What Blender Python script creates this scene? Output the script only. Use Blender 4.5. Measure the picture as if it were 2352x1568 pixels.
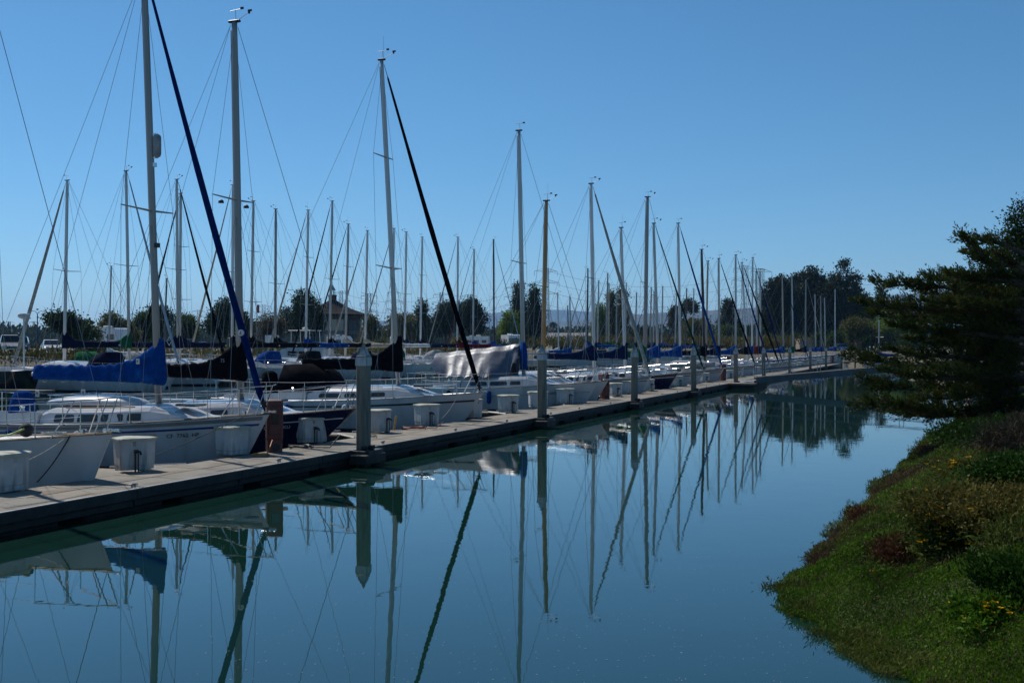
import bpy, math, random
import numpy as np
from mathutils import Vector, Matrix
random.seed(7); RNG = np.random.default_rng(11)
for o in list(bpy.data.objects): bpy.data.objects.remove(o)
SC = bpy.context.scene; COL = SC.collection
# ---------------------------------------------------------------- camera, sky, sun, exposure
ZC = 2.65                       # eye height above the water
cam = bpy.data.objects.new('camera', bpy.data.cameras.new('camera')); COL.objects.link(cam)
cam.location = (0, 0, ZC); cam.rotation_euler = (math.radians(90), 0, 0)
cam.data.sensor_width = 36; cam.data.lens = 40; cam.data.shift_y = 14/2352
cam.data.clip_start = .1; cam.data.clip_end = 30000
SC.camera = cam
SUN_EL = math.radians(50); SUN_AZ = math.radians(-41)      # azimuth from +Y, negative = left
SUN = Vector((math.sin(SUN_AZ)*math.cos(SUN_EL), math.cos(SUN_AZ)*math.cos(SUN_EL), math.sin(SUN_EL)))
W = bpy.data.worlds.new('World'); SC.world = W; W.use_nodes = True
nt = W.node_tree; bg = nt.nodes['Background']
sky = nt.nodes.new('ShaderNodeTexSky'); sky.sky_type = 'NISHITA'; sky.sun_disc = False
sky.sun_elevation = SUN_EL; sky.sun_rotation = SUN_AZ
sky.air_density = .8; sky.dust_density = .1; sky.ozone_density = 8; sky.altitude = 0
hs = nt.nodes.new('ShaderNodeHueSaturation'); hs.inputs['Saturation'].default_value = 1.10; hs.inputs['Hue'].default_value = .488; nt.links.new(sky.outputs[0], hs.inputs['Color'])
nt.links.new(hs.outputs[0], bg.inputs[0]); bg.inputs[1].default_value = .108
sl = bpy.data.lights.new('sun', 'SUN'); sl.energy = 4.6; sl.angle = math.radians(.53); sl.color = (1, .95, .87)
so = bpy.data.objects.new('sun', sl); COL.objects.link(so); so.rotation_euler = SUN.to_track_quat('Z', 'Y').to_euler()
SC.view_settings.view_transform = 'Standard'; SC.view_settings.look = 'None'
SC.view_settings.exposure = -.12; SC.view_settings.gamma = 1; SC.view_settings.use_curve_mapping = False
SC.render.engine = 'CYCLES'
SC.cycles.max_bounces = 6; SC.cycles.transparent_max_bounces = 6
# ---------------------------------------------------------------- layout: where things stand
F = 2613.; CX = 1176.; HZ = 798.   # focal length, axis and horizon used when the place was surveyed
P0 = np.array([-3.40, 26.04]); D = np.array([.3446, .9387]); N = np.array([-.9387, .3446])
DECK = .35
def at(u, v, Y): return Vector(((u-CX)/F*Y, Y, ZC-(v-HZ)/F*Y))
def sp(s, p, z=0):
    q = P0+D*s+N*p; return Vector((q[0], q[1], z))
def on_p(u, p):                     # point on the line p metres behind the dock front, seen in direction u
    a = (u-CX)/F; Y = (p-(N[0]*-P0[0]+N[1]*-P0[1]))/(N[1]+N[0]*a)
    return a*Y, Y
def s_of(x, y): return float((np.array([x, y])-P0)@D)
# ---------------------------------------------------------------- object helpers
def tag(o, label=None, cat=None, group=None, kind=None):
    if label: o['label'] = label
    if cat: o['category'] = cat
    if group: o['group'] = group
    if kind: o['kind'] = kind
    return o
def thing(name, label, cat, loc=(0, 0, 0), rz=0, group=None):
    o = bpy.data.objects.new(name, None); COL.objects.link(o); o.empty_display_size = .2
    o.location = loc; o.rotation_euler = (0, 0, rz); return tag(o, label, cat, group)
def link(name, me, mat, parent=None, loc=None, rz=None):
    o = bpy.data.objects.new(name, me); COL.objects.link(o)
    if mat is not None and not me.materials: me.materials.append(mat)
    if parent: o.parent = parent
    if loc is not None: o.location = loc
    if rz is not None: o.rotation_euler = (0, 0, rz)
    return o
def copy_tree(o, parent=None):
    c = o.copy(); COL.objects.link(c); c.parent = parent
    for ch in list(o.children): copy_tree(ch, c)
    return c
def mesh_np(name, V, Fc, smooth=False):
    me = bpy.data.meshes.new(name); V = np.asarray(V, np.float32); Fc = np.asarray(Fc, np.int32)
    k = Fc.shape[1]
    me.vertices.add(len(V)); me.vertices.foreach_set('co', V.ravel())
    me.loops.add(Fc.size); me.loops.foreach_set('vertex_index', Fc.ravel())
    me.polygons.add(len(Fc)); me.polygons.foreach_set('loop_start', np.arange(0, Fc.size, k, dtype=np.int32))
    if smooth: me.polygons.foreach_set('use_smooth', np.ones(len(Fc), bool))
    me.update(calc_edges=True); return me
class B:                                # collects simple shapes into one mesh
    def __init__(s): s.v = []; s.f = []
    def add(s, V, Fs):
        o = len(s.v); s.v += [tuple(q) for q in V]; s.f += [tuple(i+o for i in f) for f in Fs]; return s
    def box(s, c, d, M=None):
        x, y, z = [q/2 for q in d]
        V = [Vector((sx*x, sy*y, sz*z)) for sz in (-1, 1) for sy in (-1, 1) for sx in (-1, 1)]
        if M is not None: V = [M @ q for q in V]
        V = [q+Vector(c) for q in V]
        return s.add(V, [(0, 2, 3, 1), (4, 5, 7, 6), (0, 1, 5, 4), (2, 6, 7, 3), (0, 4, 6, 2), (1, 3, 7, 5)])
    def bbox(s, c, d, b=.01, M=None):      # box with chamfered edges
        x, y, z = [q/2 for q in d]; b = min(b, x*.9, y*.9, z*.9); R = []
        for zz, i in ((-z, b), (-z+b, 0), (z-b, 0), (z, b)):
            X, Y = x-i, y-i
            R.append([Vector(q) for q in ((X-b, -Y, zz), (X, -Y+b, zz), (X, Y-b, zz), (X-b, Y, zz), (-X+b, Y, zz), (-X, Y-b, zz), (-X, -Y+b, zz), (-X+b, -Y, zz))])
        R = [[((M @ q) if M is not None else q)+Vector(c) for q in r] for r in R]
        return s.loft(R)
    def loft(s, R, cap=True, closed=True):
        n = len(R[0]); V = [q for r in R for q in r]; Fs = []
        for i in range(len(R)-1):
            for j in range(n if closed else n-1):
                k = (j+1) % n; Fs.append((i*n+j, i*n+k, (i+1)*n+k, (i+1)*n+j))
        if cap: Fs += [tuple(range(n))[::-1], tuple(range((len(R)-1)*n, len(R)*n))]
        return s.add(V, Fs)
    def tube(s, pts, r, n=6, rb=None, cap=True):   # r: radius or list; rb: ratio of the second axis
        pts = [Vector(q) for q in pts]; m = len(pts); R = []
        rs = r if hasattr(r, '__len__') else [r]*m
        up = Vector((0, 0, 1)); t0 = (pts[-1]-pts[0]).normalized()
        if abs(t0.z) > .9: up = Vector((0, 1, 0))
        for i, q in enumerate(pts):
            t = (pts[min(i+1, m-1)]-pts[max(i-1, 0)]).normalized()
            a = t.cross(up)
            if a.length < 1e-4: a = t.cross(Vector((1, 0, 0)))
            a.normalize(); b_ = a.cross(t)
            R.append([q+a*math.cos(2*math.pi*k/n)*rs[i]+b_*math.sin(2*math.pi*k/n)*rs[i]*(rb or 1) for k in range(n)])
        return s.loft(R, cap)
    def prism(s, poly, z0, z1, inset=0):
        c = Vector((sum(q[0] for q in poly)/len(poly), sum(q[1] for q in poly)/len(poly), 0))
        a = [Vector((q[0], q[1], z0)) for q in poly]
        b_ = [Vector((c.x+(q[0]-c.x)*(1-inset), c.y+(q[1]-c.y)*(1-inset), z1)) for q in poly]
        return s.loft([a, b_])
    def lathe(s, c, prof, n=10):
        return s.loft([[Vector(c)+Vector((r*math.cos(2*math.pi*k/n), r*math.sin(2*math.pi*k/n), z)) for k in range(n)] for r, z in prof])
    def ball(s, c, r, n=8, m=6, sc=(1, 1, 1)):
        pr = [(max(.02, math.sin(math.pi*i/m))*1, -math.cos(math.pi*i/m)) for i in range(m+1)]
        return s.loft([[Vector(c)+Vector((q*r*sc[0]*math.cos(2*math.pi*k/n), q*r*sc[1]*math.sin(2*math.pi*k/n), z*r*sc[2])) for k in range(n)] for q, z in pr])
    def mesh(s, name, smooth=False):
        me = bpy.data.meshes.new(name); me.from_pydata(s.v, [], s.f)
        if smooth: me.polygons.foreach_set('use_smooth', [True]*len(s.f))
        me.update(); return me
    def build(s, name, mat, parent=None, loc=None, rz=None, smooth=False):
        return link(name, s.mesh(name, smooth), mat, parent, loc, rz)
def text_mesh(body, size, ext=.002):
    cu = bpy.data.curves.new('t', 'FONT'); cu.body = body; cu.size = size; cu.extrude = ext
    cu.align_x = 'CENTER'; cu.align_y = 'CENTER'; cu.resolution_u = 3
    o = bpy.data.objects.new('t', cu); COL.objects.link(o)
    bpy.context.view_layer.update()
    me = bpy.data.meshes.new_from_object(o.evaluated_get(bpy.context.evaluated_depsgraph_get()))
    bpy.data.objects.remove(o); bpy.data.curves.remove(cu); return me
def lettering(name, body, size, mat, parent, pos, xa, ya):
    xa = Vector(xa).normalized(); ya = Vector(ya); za = xa.cross(ya).normalized(); ya = za.cross(xa)
    me = text_mesh(body, size); M_ = Matrix((xa, ya, za)).transposed().to_4x4(); M_.translation = Vector(pos)+za*.006
    me.transform(M_); return link(name, me, mat, parent)
# ---------------------------------------------------------------- materials
def M(name, c, rough=.6, metal=0, var=.12, scale=6., bump=0., c2=None, mix=(.45, .6), scale2=2., spec=.5, coat=0, streak=False, detail=4):
    m = bpy.data.materials.new(name); m.use_nodes = True; t = m.node_tree; L = t.links
    p = t.nodes['Principled BSDF']; p.inputs['Roughness'].default_value = rough; p.inputs['Metallic'].default_value = metal
    p.inputs['Specular IOR Level'].default_value = spec; p.inputs['Coat Weight'].default_value = coat
    tc = t.nodes.new('ShaderNodeTexCoord'); src = tc.outputs['Object']
    if streak:
        mp = t.nodes.new('ShaderNodeMapping'); mp.inputs['Scale'].default_value = (1, 1, .12); L.new(src, mp.inputs[0]); src = mp.outputs[0]
    nz = t.nodes.new('ShaderNodeTexNoise'); nz.inputs['Scale'].default_value = scale; nz.inputs['Detail'].default_value = detail; L.new(src, nz.inputs[0])
    rp = t.nodes.new('ShaderNodeValToRGB'); e = rp.color_ramp.elements
    e[0].position = .3; e[1].position = .72
    e[0].color = (*[q*(1-var) for q in c], 1); e[1].color = (*[min(1, q*(1+var)) for q in c], 1)
    L.new(nz.outputs[0], rp.inputs[0]); out = rp.outputs[0]
    if c2:
        n2 = t.nodes.new('ShaderNodeTexNoise'); n2.inputs['Scale'].default_value = scale2; n2.inputs['Detail'].default_value = 6; L.new(src, n2.inputs[0])
        r2 = t.nodes.new('ShaderNodeValToRGB'); r2.color_ramp.elements[0].position = mix[0]; r2.color_ramp.elements[1].position = mix[1]; L.new(n2.outputs[0], r2.inputs[0])
        mx = t.nodes.new('ShaderNodeMix'); mx.data_type = 'RGBA'; L.new(r2.outputs[0], mx.inputs['Factor'])
        L.new(out, mx.inputs['A']); mx.inputs['B'].default_value = (*c2, 1); out = mx.outputs['Result']
    L.new(out, p.inputs['Base Color'])
    if bump:
        b = t.nodes.new('ShaderNodeBump'); b.inputs['Strength'].default_value = min(1, bump); b.inputs['Distance'].default_value = .02
        L.new(nz.outputs[0], b.inputs['Height']); L.new(b.outputs[0], p.inputs['Normal'])
    return m
def LEAF(name, cols, trans=.3, scale=.35, rough=.55):
    m = bpy.data.materials.new(name); m.use_nodes = True; t = m.node_tree; L = t.links
    p = t.nodes['Principled BSDF']; p.inputs['Roughness'].default_value = rough; p.inputs['Specular IOR Level'].default_value = .05
    g = t.nodes.new('ShaderNodeNewGeometry'); tc = t.nodes.new('ShaderNodeTexCoord')
    nz = t.nodes.new('ShaderNodeTexNoise'); nz.inputs['Scale'].default_value = scale; nz.inputs['Detail'].default_value = 3; L.new(tc.outputs['Object'], nz.inputs[0])
    a = t.nodes.new('ShaderNodeMath'); a.operation = 'MULTIPLY_ADD'; a.inputs[1].default_value = .35; L.new(g.outputs['Random Per Island'], a.inputs[0])
    b = t.nodes.new('ShaderNodeMath'); b.operation = 'MULTIPLY_ADD'; b.inputs[1].default_value = 1.5; b.inputs[2].default_value = -.42; L.new(nz.outputs[0], b.inputs[0]); L.new(b.outputs[0], a.inputs[2])
    rp = t.nodes.new('ShaderNodeValToRGB'); e = rp.color_ramp.elements
    while len(e) < len(cols): e.new(.5)
    for i, c in enumerate(cols): e[i].position = .15+.75*i/max(1, len(cols)-1); e[i].color = (*c, 1)
    L.new(a.outputs[0], rp.inputs[0]); L.new(rp.outputs[0], p.inputs['Base Color'])
    tr = t.nodes.new('ShaderNodeBsdfTranslucent'); L.new(rp.outputs[0], tr.inputs[0])
    mx = t.nodes.new('ShaderNodeMixShader'); mx.inputs[0].default_value = trans
    L.new(p.outputs[0], mx.inputs[1]); L.new(tr.outputs[0], mx.inputs[2]); L.new(mx.outputs[0], t.nodes['Material Output'].inputs[0])
    return m
def glass(name, c=(.012, .014, .016), rough=.06):
    return M(name, c, rough, 0, .2, 3, spec=.6)
def water_mat():
    m = bpy.data.materials.new('water'); m.use_nodes = True; t = m.node_tree; L = t.links
    p = t.nodes['Principled BSDF']; p.inputs['Base Color'].default_value = (.006, .028, .020, 1)
    p.inputs['Roughness'].default_value = .012; p.inputs['IOR'].default_value = 1.82
    tc = t.nodes.new('ShaderNodeTexCoord')
    def nz(sc, det, stretch=(1, 1, 1), rot=0):
        mp = t.nodes.new('ShaderNodeMapping'); mp.inputs['Scale'].default_value = stretch; mp.inputs['Rotation'].default_value = (0, 0, rot); L.new(tc.outputs['Object'], mp.inputs[0])
        n = t.nodes.new('ShaderNodeTexNoise'); n.inputs['Scale'].default_value = sc; n.inputs['Detail'].default_value = det; L.new(mp.outputs[0], n.inputs[0]); return n
    a = nz(1.3, 2, (1, .8, 1), .4); b = nz(5.5, 2, (.8, 1.2, 1), -.3); w = nz(.05, 2)
    r = t.nodes.new('ShaderNodeMapRange'); r.inputs[1].default_value = .35; r.inputs[2].default_value = .7; r.inputs[3].default_value = .25; r.inputs[4].default_value = 1; L.new(w.outputs[0], r.inputs[0])
    s1 = t.nodes.new('ShaderNodeMath'); s1.operation = 'MULTIPLY_ADD'; s1.inputs[1].default_value = .22; L.new(b.outputs[0], s1.inputs[0]); L.new(a.outputs[0], s1.inputs[2])
    s2 = t.nodes.new('ShaderNodeMath'); s2.operation = 'MULTIPLY'; L.new(s1.outputs[0], s2.inputs[0]); L.new(r.outputs[0], s2.inputs[1])
    bp = t.nodes.new('ShaderNodeBump'); bp.inputs['Strength'].default_value = 1; bp.inputs['Distance'].default_value = .0028
    L.new(s2.outputs[0], bp.inputs['Height']); L.new(bp.outputs[0], p.inputs['Normal']); return m
def concrete_stained(name, c, top, z0, z1, streak=(.03, .035, .03)):    # grime that climbs from the foot of the thing
    m = M(name, c, .75, 0, .10, 5, .25); t = m.node_tree; L = t.links; p = t.nodes['Principled BSDF']
    prev = p.inputs['Base Color'].links[0].from_socket; tc = t.nodes.new('ShaderNodeTexCoord')
    oi = t.nodes.new('ShaderNodeObjectInfo'); ad = t.nodes.new('ShaderNodeVectorMath'); ad.operation = 'MULTIPLY_ADD'
    cb = t.nodes.new('ShaderNodeCombineXYZ'); L.new(oi.outputs['Random'], cb.inputs[0]); L.new(oi.outputs['Random'], cb.inputs[1])
    L.new(cb.outputs[0], ad.inputs[0]); ad.inputs[1].default_value = (37, 53, 0); L.new(tc.outputs['Object'], ad.inputs[2])
    mp = t.nodes.new('ShaderNodeMapping'); mp.inputs['Scale'].default_value = (11, 11, 1.2); L.new(ad.outputs[0], mp.inputs[0])
    n = t.nodes.new('ShaderNodeTexNoise'); n.inputs['Scale'].default_value = 1; n.inputs['Detail'].default_value = 5; L.new(mp.outputs[0], n.inputs[0])
    sx = t.nodes.new('ShaderNodeSeparateXYZ'); L.new(tc.outputs['Object'], sx.inputs[0])
    r = t.nodes.new('ShaderNodeMapRange'); r.inputs[1].default_value = z0; r.inputs[2].default_value = z1; r.inputs[3].default_value = .30; r.inputs[4].default_value = -.08; L.new(sx.outputs[2], r.inputs[0])
    s = t.nodes.new('ShaderNodeMath'); s.operation = 'ADD'; L.new(n.outputs[0], s.inputs[0]); L.new(r.outputs[0], s.inputs[1])
    rp = t.nodes.new('ShaderNodeValToRGB'); rp.color_ramp.elements[0].position = .52; rp.color_ramp.elements[1].position = .86; L.new(s.outputs[0], rp.inputs[0])
    mx = t.nodes.new('ShaderNodeMix'); mx.data_type = 'RGBA'; L.new(rp.outputs[0], mx.inputs['Factor']); L.new(prev, mx.inputs['A']); mx.inputs['B'].default_value = (*streak, 1)
    L.new(mx.outputs['Result'], p.inputs['Base Color']); return m
G = {}
G['white'] = M('gelcoat_white', (.52, .52, .525), .28, 0, .06, 3, coat=.2, c2=(.38, .37, .345), mix=(.52, .75), scale2=2.2, streak=True)
G['cream'] = M('gelcoat_cream', (.66, .63, .56), .3, 0, .06, 3, coat=.2)
G['navy'] = M('gelcoat_navy', (.006, .009, .045), .16, 0, .15, 4, coat=.4)
G['blackhull'] = M('gelcoat_black', (.01, .011, .014), .2, 0, .2, 4, coat=.3)
G['redhull'] = M('gelcoat_red', (.30, .02, .02), .25, 0, .15, 4, coat=.3)
G['greenhull'] = M('gelcoat_green', (.015, .06, .035), .25, 0, .15, 4, coat=.3)
G['deck'] = M('deck_nonskid', (.58, .58, .565), .55, 0, .08, 25, .1, c2=(.38, .36, .33), mix=(.5, .75), scale2=1.6)
G['teak'] = M('weathered_teak', (.20, .13, .075), .7, 0, .3, 12, .2)
G['toerail'] = M('dark_toe_rail', (.07, .06, .055), .5, 0, .2, 8)
G['alurail'] = M('aluminium_toe_rail', (.45, .45, .45), .35, .9, .1, 8)
G['alu'] = M('mast_aluminium', (.47, .47, .46), .42, .55, .10, 2.5, streak=True)
G['alud'] = M('mast_dull_aluminium', (.30, .30, .29), .5, .4, .12, 2.5, streak=True)
G['mwhite'] = M('mast_white_paint', (.66, .67, .67), .35, 0, .06, 3, streak=True)
G['mblack'] = M('mast_black_paint', (.012, .012, .014), .3, 0, .2, 3)
G['mwood'] = M('mast_varnished_wood', (.36, .18, .045), .35, 0, .22, 5, coat=.4, streak=True)
G['mbrown'] = M('mast_brown_paint', (.045, .018, .014), .35, 0, .2, 3)
G['mtan'] = M('mast_tan_paint', (.42, .36, .25), .45, 0, .12, 3, streak=True)
G['steel'] = M('stainless_steel', (.62, .62, .62), .18, 1, .05, 9)
G['wire'] = M('rigging_wire', (.20, .20, .21), .4, .6, .1, 9)
G['rope'] = M('mooring_rope', (.42, .39, .33), .9, 0, .25, 40)
G['blackrope'] = M('black_rope', (.012, .012, .013), .8, 0, .3, 40)
def canvas(n, c, c2=None): return M(n, c, .85, 0, .25, 7, .8, c2=c2, mix=(.55, .75), scale2=3, spec=.02)
G['cblue'] = canvas('canvas_blue', (.004, .045, .20), (.010, .10, .33)); G['cnavy'] = canvas('canvas_navy', (.006, .009, .030)); G['cblack'] = canvas('canvas_black', (.004, .0045, .0075))
G['cgreen'] = canvas('canvas_green', (.008, .085, .035)); G['ctan'] = canvas('canvas_tan', (.42, .35, .26)); G['cmaroon'] = canvas('canvas_maroon', (.12, .010, .014)); G['cgrey'] = canvas('canvas_grey', (.30, .31, .32))
G['cmid'] = canvas('canvas_faded_navy', (.006, .016, .055)); G['cwhite'] = canvas('canvas_white', (.62, .62, .6))
G['furlblue'] = canvas('furled_blue', (.004, .018, .10)); G['furlwhite'] = canvas('furled_white', (.33, .325, .30), (.2, .2, .19)); G['furlgreen'] = canvas('furled_green', (.006, .035, .022)); G['furlpale'] = canvas('furled_pale_blue', (.35, .41, .46))
G['tarp'] = M('silver_tarpaulin', (.085, .10, .135), .46, .1, .25, 5, .35, spec=.6)
G['glass'] = glass('dark_window'); G['glassw'] = M('smoked_window', (.035, .035, .033), .12, 0, .3, 4)
G['black'] = M('black_plastic', (.012, .012, .013), .45, 0, .2, 12); G['rubber'] = M('rubber', (.016, .016, .017), .8, 0, .2, 12)
G['bluestripe'] = M('blue_stripe', (.012, .03, .17), .3, 0, .1, 5); G['greystripe'] = M('grey_stripe', (.17, .175, .18), .35, 0, .1, 5); G['darkstripe'] = M('navy_stripe', (.010, .012, .03), .3, 0, .1, 5)
G['letter'] = M('black_lettering', (.02, .02, .025), .5, 0, .1, 5); G['letterw'] = M('white_lettering', (.62, .62, .62), .5, 0, .1, 5); G['letterb'] = M('blue_lettering', (.02, .05, .3), .5, 0, .1, 5)
G['orange'] = M('orange_sticker', (.75, .22, .03), .5, 0, .2, 30, c2=(.45, .03, .02), scale2=40); G['redst'] = M('red_sticker', (.45, .04, .04), .5, 0, .2, 30)
G['pile'] = concrete_stained('pile_concrete', (.21, .185, .145), 1, -.4, 2.3, (.055, .06, .05))
G['pcap'] = concrete_stained('pile_cap_white', (.48, .50, .50), 1, 2.9, 2.0, (.07, .10, .08))
G['box'] = concrete_stained('dock_box_white', (.47, .475, .465), 1, -.22, .42, (.16, .165, .14))
G['lid'] = M('dock_box_lid', (.42, .41, .35), .8, 0, .10, 9, .2, c2=(.24, .25, .15), mix=(.47, .66), scale2=5)
G['slab'] = M('dock_concrete', (.205, .185, .155), .9, 0, .13, 16, .5, c2=(.12, .105, .085), mix=(.48, .7), scale2=1.1)
G['slab2'] = M('dock_concrete_worn', (.235, .205, .165), .9, 0, .16, 14, .5, c2=(.15, .115, .08), mix=(.46, .68), scale2=.9)
G['wale'] = M('wale_timber', (.026, .024, .021), .75, 0, .3, 7, .5, c2=(.055, .052, .046), mix=(.52, .75), scale2=1.4)
G['float'] = M('float_black', (.013, .013, .012), .8, 0, .3, 4, .4)
G['edge'] = M('dock_edge_strip', (.34, .33, .31), .6, .3, .2, 8)
G['timber'] = M('old_timber', (.17, .14, .10), .85, 0, .3, 8, .5)
G['galv'] = M('galvanised_steel', (.34, .35, .35), .5, .75, .15, 8)
G['galvd'] = M('weathered_galvanised', (.10, .11, .115), .6, .4, .2, 3)
G['darksteel'] = M('dark_steel', (.05, .052, .055), .55, .5, .3, 8)
G['pedestal'] = M('pedestal_red_brown', (.13, .032, .026), .6, 0, .15, 8, .1, c2=(.19, .07, .055), mix=(.5, .75), scale2=3)
G['ochre'] = M('yellow_chafe_wood', (.42, .27, .09), .7, 0, .2, 10)
G['hosered'] = M('hose_red', (.28, .08, .06), .5, 0, .2, 20); G['hosegreen'] = M('hose_green', (.22, .36, .06), .45, 0, .2, 20); G['hoseblack'] = M('hose_black', (.012, .012, .012), .4, 0, .2, 20); G['cordorange'] = M('cord_orange', (.50, .20, .03), .5, 0, .2, 20)
# ---------------------------------------------------------------- water and ground
wm = B().add([(-700, -60, 0), (400, -60, 0), (400, 420, 0), (-700, 420, 0)], [(0, 1, 2, 3)])
tag(wm.build('water', water_mat()), kind='structure')
SHORE = np.array([(-60, -14), (-30, -6), (-12, -1), (-4, 2.6), (0, 4.3), (2.0, 6.0), (3.15, 7.8), (3.3, 9.1), (3.22, 9.8), (3.02, 10.7), (2.88, 11.7), (3.15, 12.6), (3.6, 13.5), (4.2, 14.9), (5.3, 17.2), (6.5, 20.1), (9.2, 26.2), (12.6, 33.9), (14.7, 38), (18, 45), (23, 54), (27, 64), (29.5, 73), (32, 90), (40, 120), (52, 160), (64, 203)], float)
def shore_dist(P):
    P = np.asarray(P, float); best = np.full(len(P), 1e9); sg = np.ones(len(P))
    for a, b in zip(SHORE[:-1], SHORE[1:]):
        ab = b-a; t = np.clip(((P-a)@ab)/(ab@ab), 0, 1); q = a+t[:, None]*ab; d = np.hypot(*(P-q).T)
        cr = ab[0]*(P[:, 1]-a[1])-ab[1]*(P[:, 0]-a[0]); m = d < best-1e-9
        best[m] = d[m]; sg[m] = np.where(cr[m] < 0, 1, -1)
    return best*sg
def bank_h(P):
    d = shore_dist(P); x, y = np.asarray(P, float).T
    h = np.interp(d, [-4, 0, .4, 1.4, 3, 6, 12, 60], [-1.6, -.06, .16, .62, 1.10, 1.65, 1.95, 2.05])
    n = .09*np.sin(x*2.1+1.3*y)+.07*np.sin(1.7*y-x*.9+1)+.05*np.sin(4.3*x+3.1*y+2)
    return h+n*np.clip(d/1.2, 0, 1)
def grid_mesh(name, xs, ys, hf):
    X, Y = np.meshgrid(xs, ys); P = np.stack([X.ravel(), Y.ravel()], 1); Z = hf(P); nx = len(xs); ny = len(ys)
    i = np.arange(nx*ny).reshape(ny, nx); Fc = np.stack([i[:-1, :-1], i[:-1, 1:], i[1:, 1:], i[1:, :-1]], -1).reshape(-1, 4)
    return mesh_np(name, np.c_[P, Z], Fc, True)
G['soil'] = M('bank_soil', (.050, .042, .028), .95, 0, .3, 6, .6, c2=(.05, .065, .02), mix=(.4, .6), scale2=1.3)
tag(link('bank', grid_mesh('bank', np.r_[np.arange(-14, 26, .45), np.arange(26, 90, 2.5)], np.r_[np.arange(-12, 46, .45), np.arange(46, 73, 1.5)], bank_h), G['soil']), kind='structure')
G['ground'] = M('dry_ground', (.12, .092, .058), .95, 0, .25, .35, .4, c2=(.075, .07, .032), mix=(.4, .62), scale2=.08)
FS = [(29.5, 68), (29.5, 74), (32, 90), (40, 120), (52, 160), (60, 200), (50, 214), (30, 222), (12, 226)]
FS += [tuple(sp(s, 66+2.5*math.sin(s*.11)+math.sin(s*.37))[:2]) for s in range(188, -150, -8)]
FS = np.array(FS, float); nrm = np.zeros_like(FS)
tg = np.gradient(FS, axis=0); nrm = np.stack([tg[:, 1], -tg[:, 0]], 1); nrm /= np.linalg.norm(nrm, axis=1)[:, None]
for _ in range(6): nrm[1:-1] = (nrm[:-2]+nrm[1:-1]*2+nrm[2:])/4; nrm /= np.linalg.norm(nrm, axis=1)[:, None]
R = []; 
for off, z in ((-4, -1.2), (0, -.1), (1.5, .55), (4, 1.35), (7, 1.85), (12, 2.0), (30, 2.02), (80, 2.05)):
    w = RNG.normal(0, .1, len(FS))*(1 if 0 < off < 10 else .1)
    R.append(np.c_[FS+nrm*off, np.full(len(FS), z)+w])
ce = np.array([10., 100.]); q = FS-ce; q /= np.linalg.norm(q, axis=1)[:, None]
for rad in (420, 1500, 12000): R.append(np.c_[ce+q*rad, np.full(len(FS), 2.1)])
V = np.concatenate(R); n = len(FS); i = np.arange(len(V)).reshape(len(R), n)
gm = mesh_np('ground', V, np.stack([i[:-1, :-1], i[1:, :-1], i[1:, 1:], i[:-1, 1:]], -1).reshape(-1, 4), True)
tag(link('ground', gm, G['ground']), kind='structure')
G['asphalt'] = M('parking_asphalt', (.17, .165, .155), .9, 0, .15, 1.5, .2)
rd = B()
L0 = [sp(s, 75) for s in range(-60, 205, 15)]; L1 = [sp(s, 95) for s in range(-60, 205, 15)]
for a in L0+L1: a.z = 2.10
rd.add(L0+L1, [(k, k+1, len(L0)+k+1, len(L0)+k) for k in range(len(L0)-1)])
tag(rd.build('road', G['asphalt']), kind='structure')
# ---------------------------------------------------------------- main floating dock
RZ = math.atan2(D[1], D[0])                        # local x runs along the dock, local y away from the camera
dock = thing('floating_dock', 'long grey concrete floating dock running along the open channel', 'dock', sp(0, 0), RZ)
DW = 1.64; S0, S1 = -14., 150.
slab = {}
for w in (0, 1):
    slab[w] = [B().bbox((0, 0, -.03), (1.482, DW/2-.016, .06), .006).mesh('deck_panel') for _ in range(2)]
    slab[w][0].materials.append(G['slab']); slab[w][1].materials.append(G['slab2'])
s = S0; k = 0
while s < 66:
    for w in (0, 1):
        o = link('deck_panel', slab[w][1 if random.random() < .45 else 0], None, dock, (s+.75, DW/4+w*DW/2, DECK+random.uniform(-.004, .004)))
        o.rotation_euler = (random.uniform(-.004, .004), random.uniform(-.003, .003), 0)
    s += 1.5; k += 1
B().box(((66+S1)/2, DW/2, DECK-.03), (S1-66, DW, .06)).build('far_deck', G['slab'], dock)
B().box(((S0+S1)/2, DW/2, DECK-.14), (S1-S0, DW-.10, .14)).build('deck_frame', G['float'], dock)
wl = B().bbox((0, 0, 0), (2.99, .07, .15), .008).mesh('wale_board'); wl2 = B().bbox((0, 0, 0), (2.97, .06, .11), .008).mesh('lower_wale_board')
ed = B().bbox((0, 0, 0), (2.995, .05, .018), .004).mesh('edge_strip')
s = S0
while s < 72:
    link('wale_board', wl, G['wale'], dock, (s+1.5, -.036, DECK-.085+random.uniform(-.006, .006)))
    link('lower_wale_board', wl2, G['wale'], dock, (s+1.5, .03, DECK-.225+random.uniform(-.01, .01)))
    link('edge_strip', ed, G['edge'], dock, (s+1.5, -.030, DECK+.0015))
    link('wale_board', wl, G['wale'], dock, (s+1.5, DW+.036, DECK-.085))
    s += 3
B().box(((72+S1)/2, -.036, DECK-.09), (S1-72, .07, .16)).build('far_wale', G['wale'], dock)
fl = B().bbox((0, 0, 0), (1.9, DW-.14, .5), .04).mesh('float')
for s in np.arange(S0+1, 70, 2.45): link('float', fl, G['float'], dock, (s, DW/2, -.10))
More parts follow.
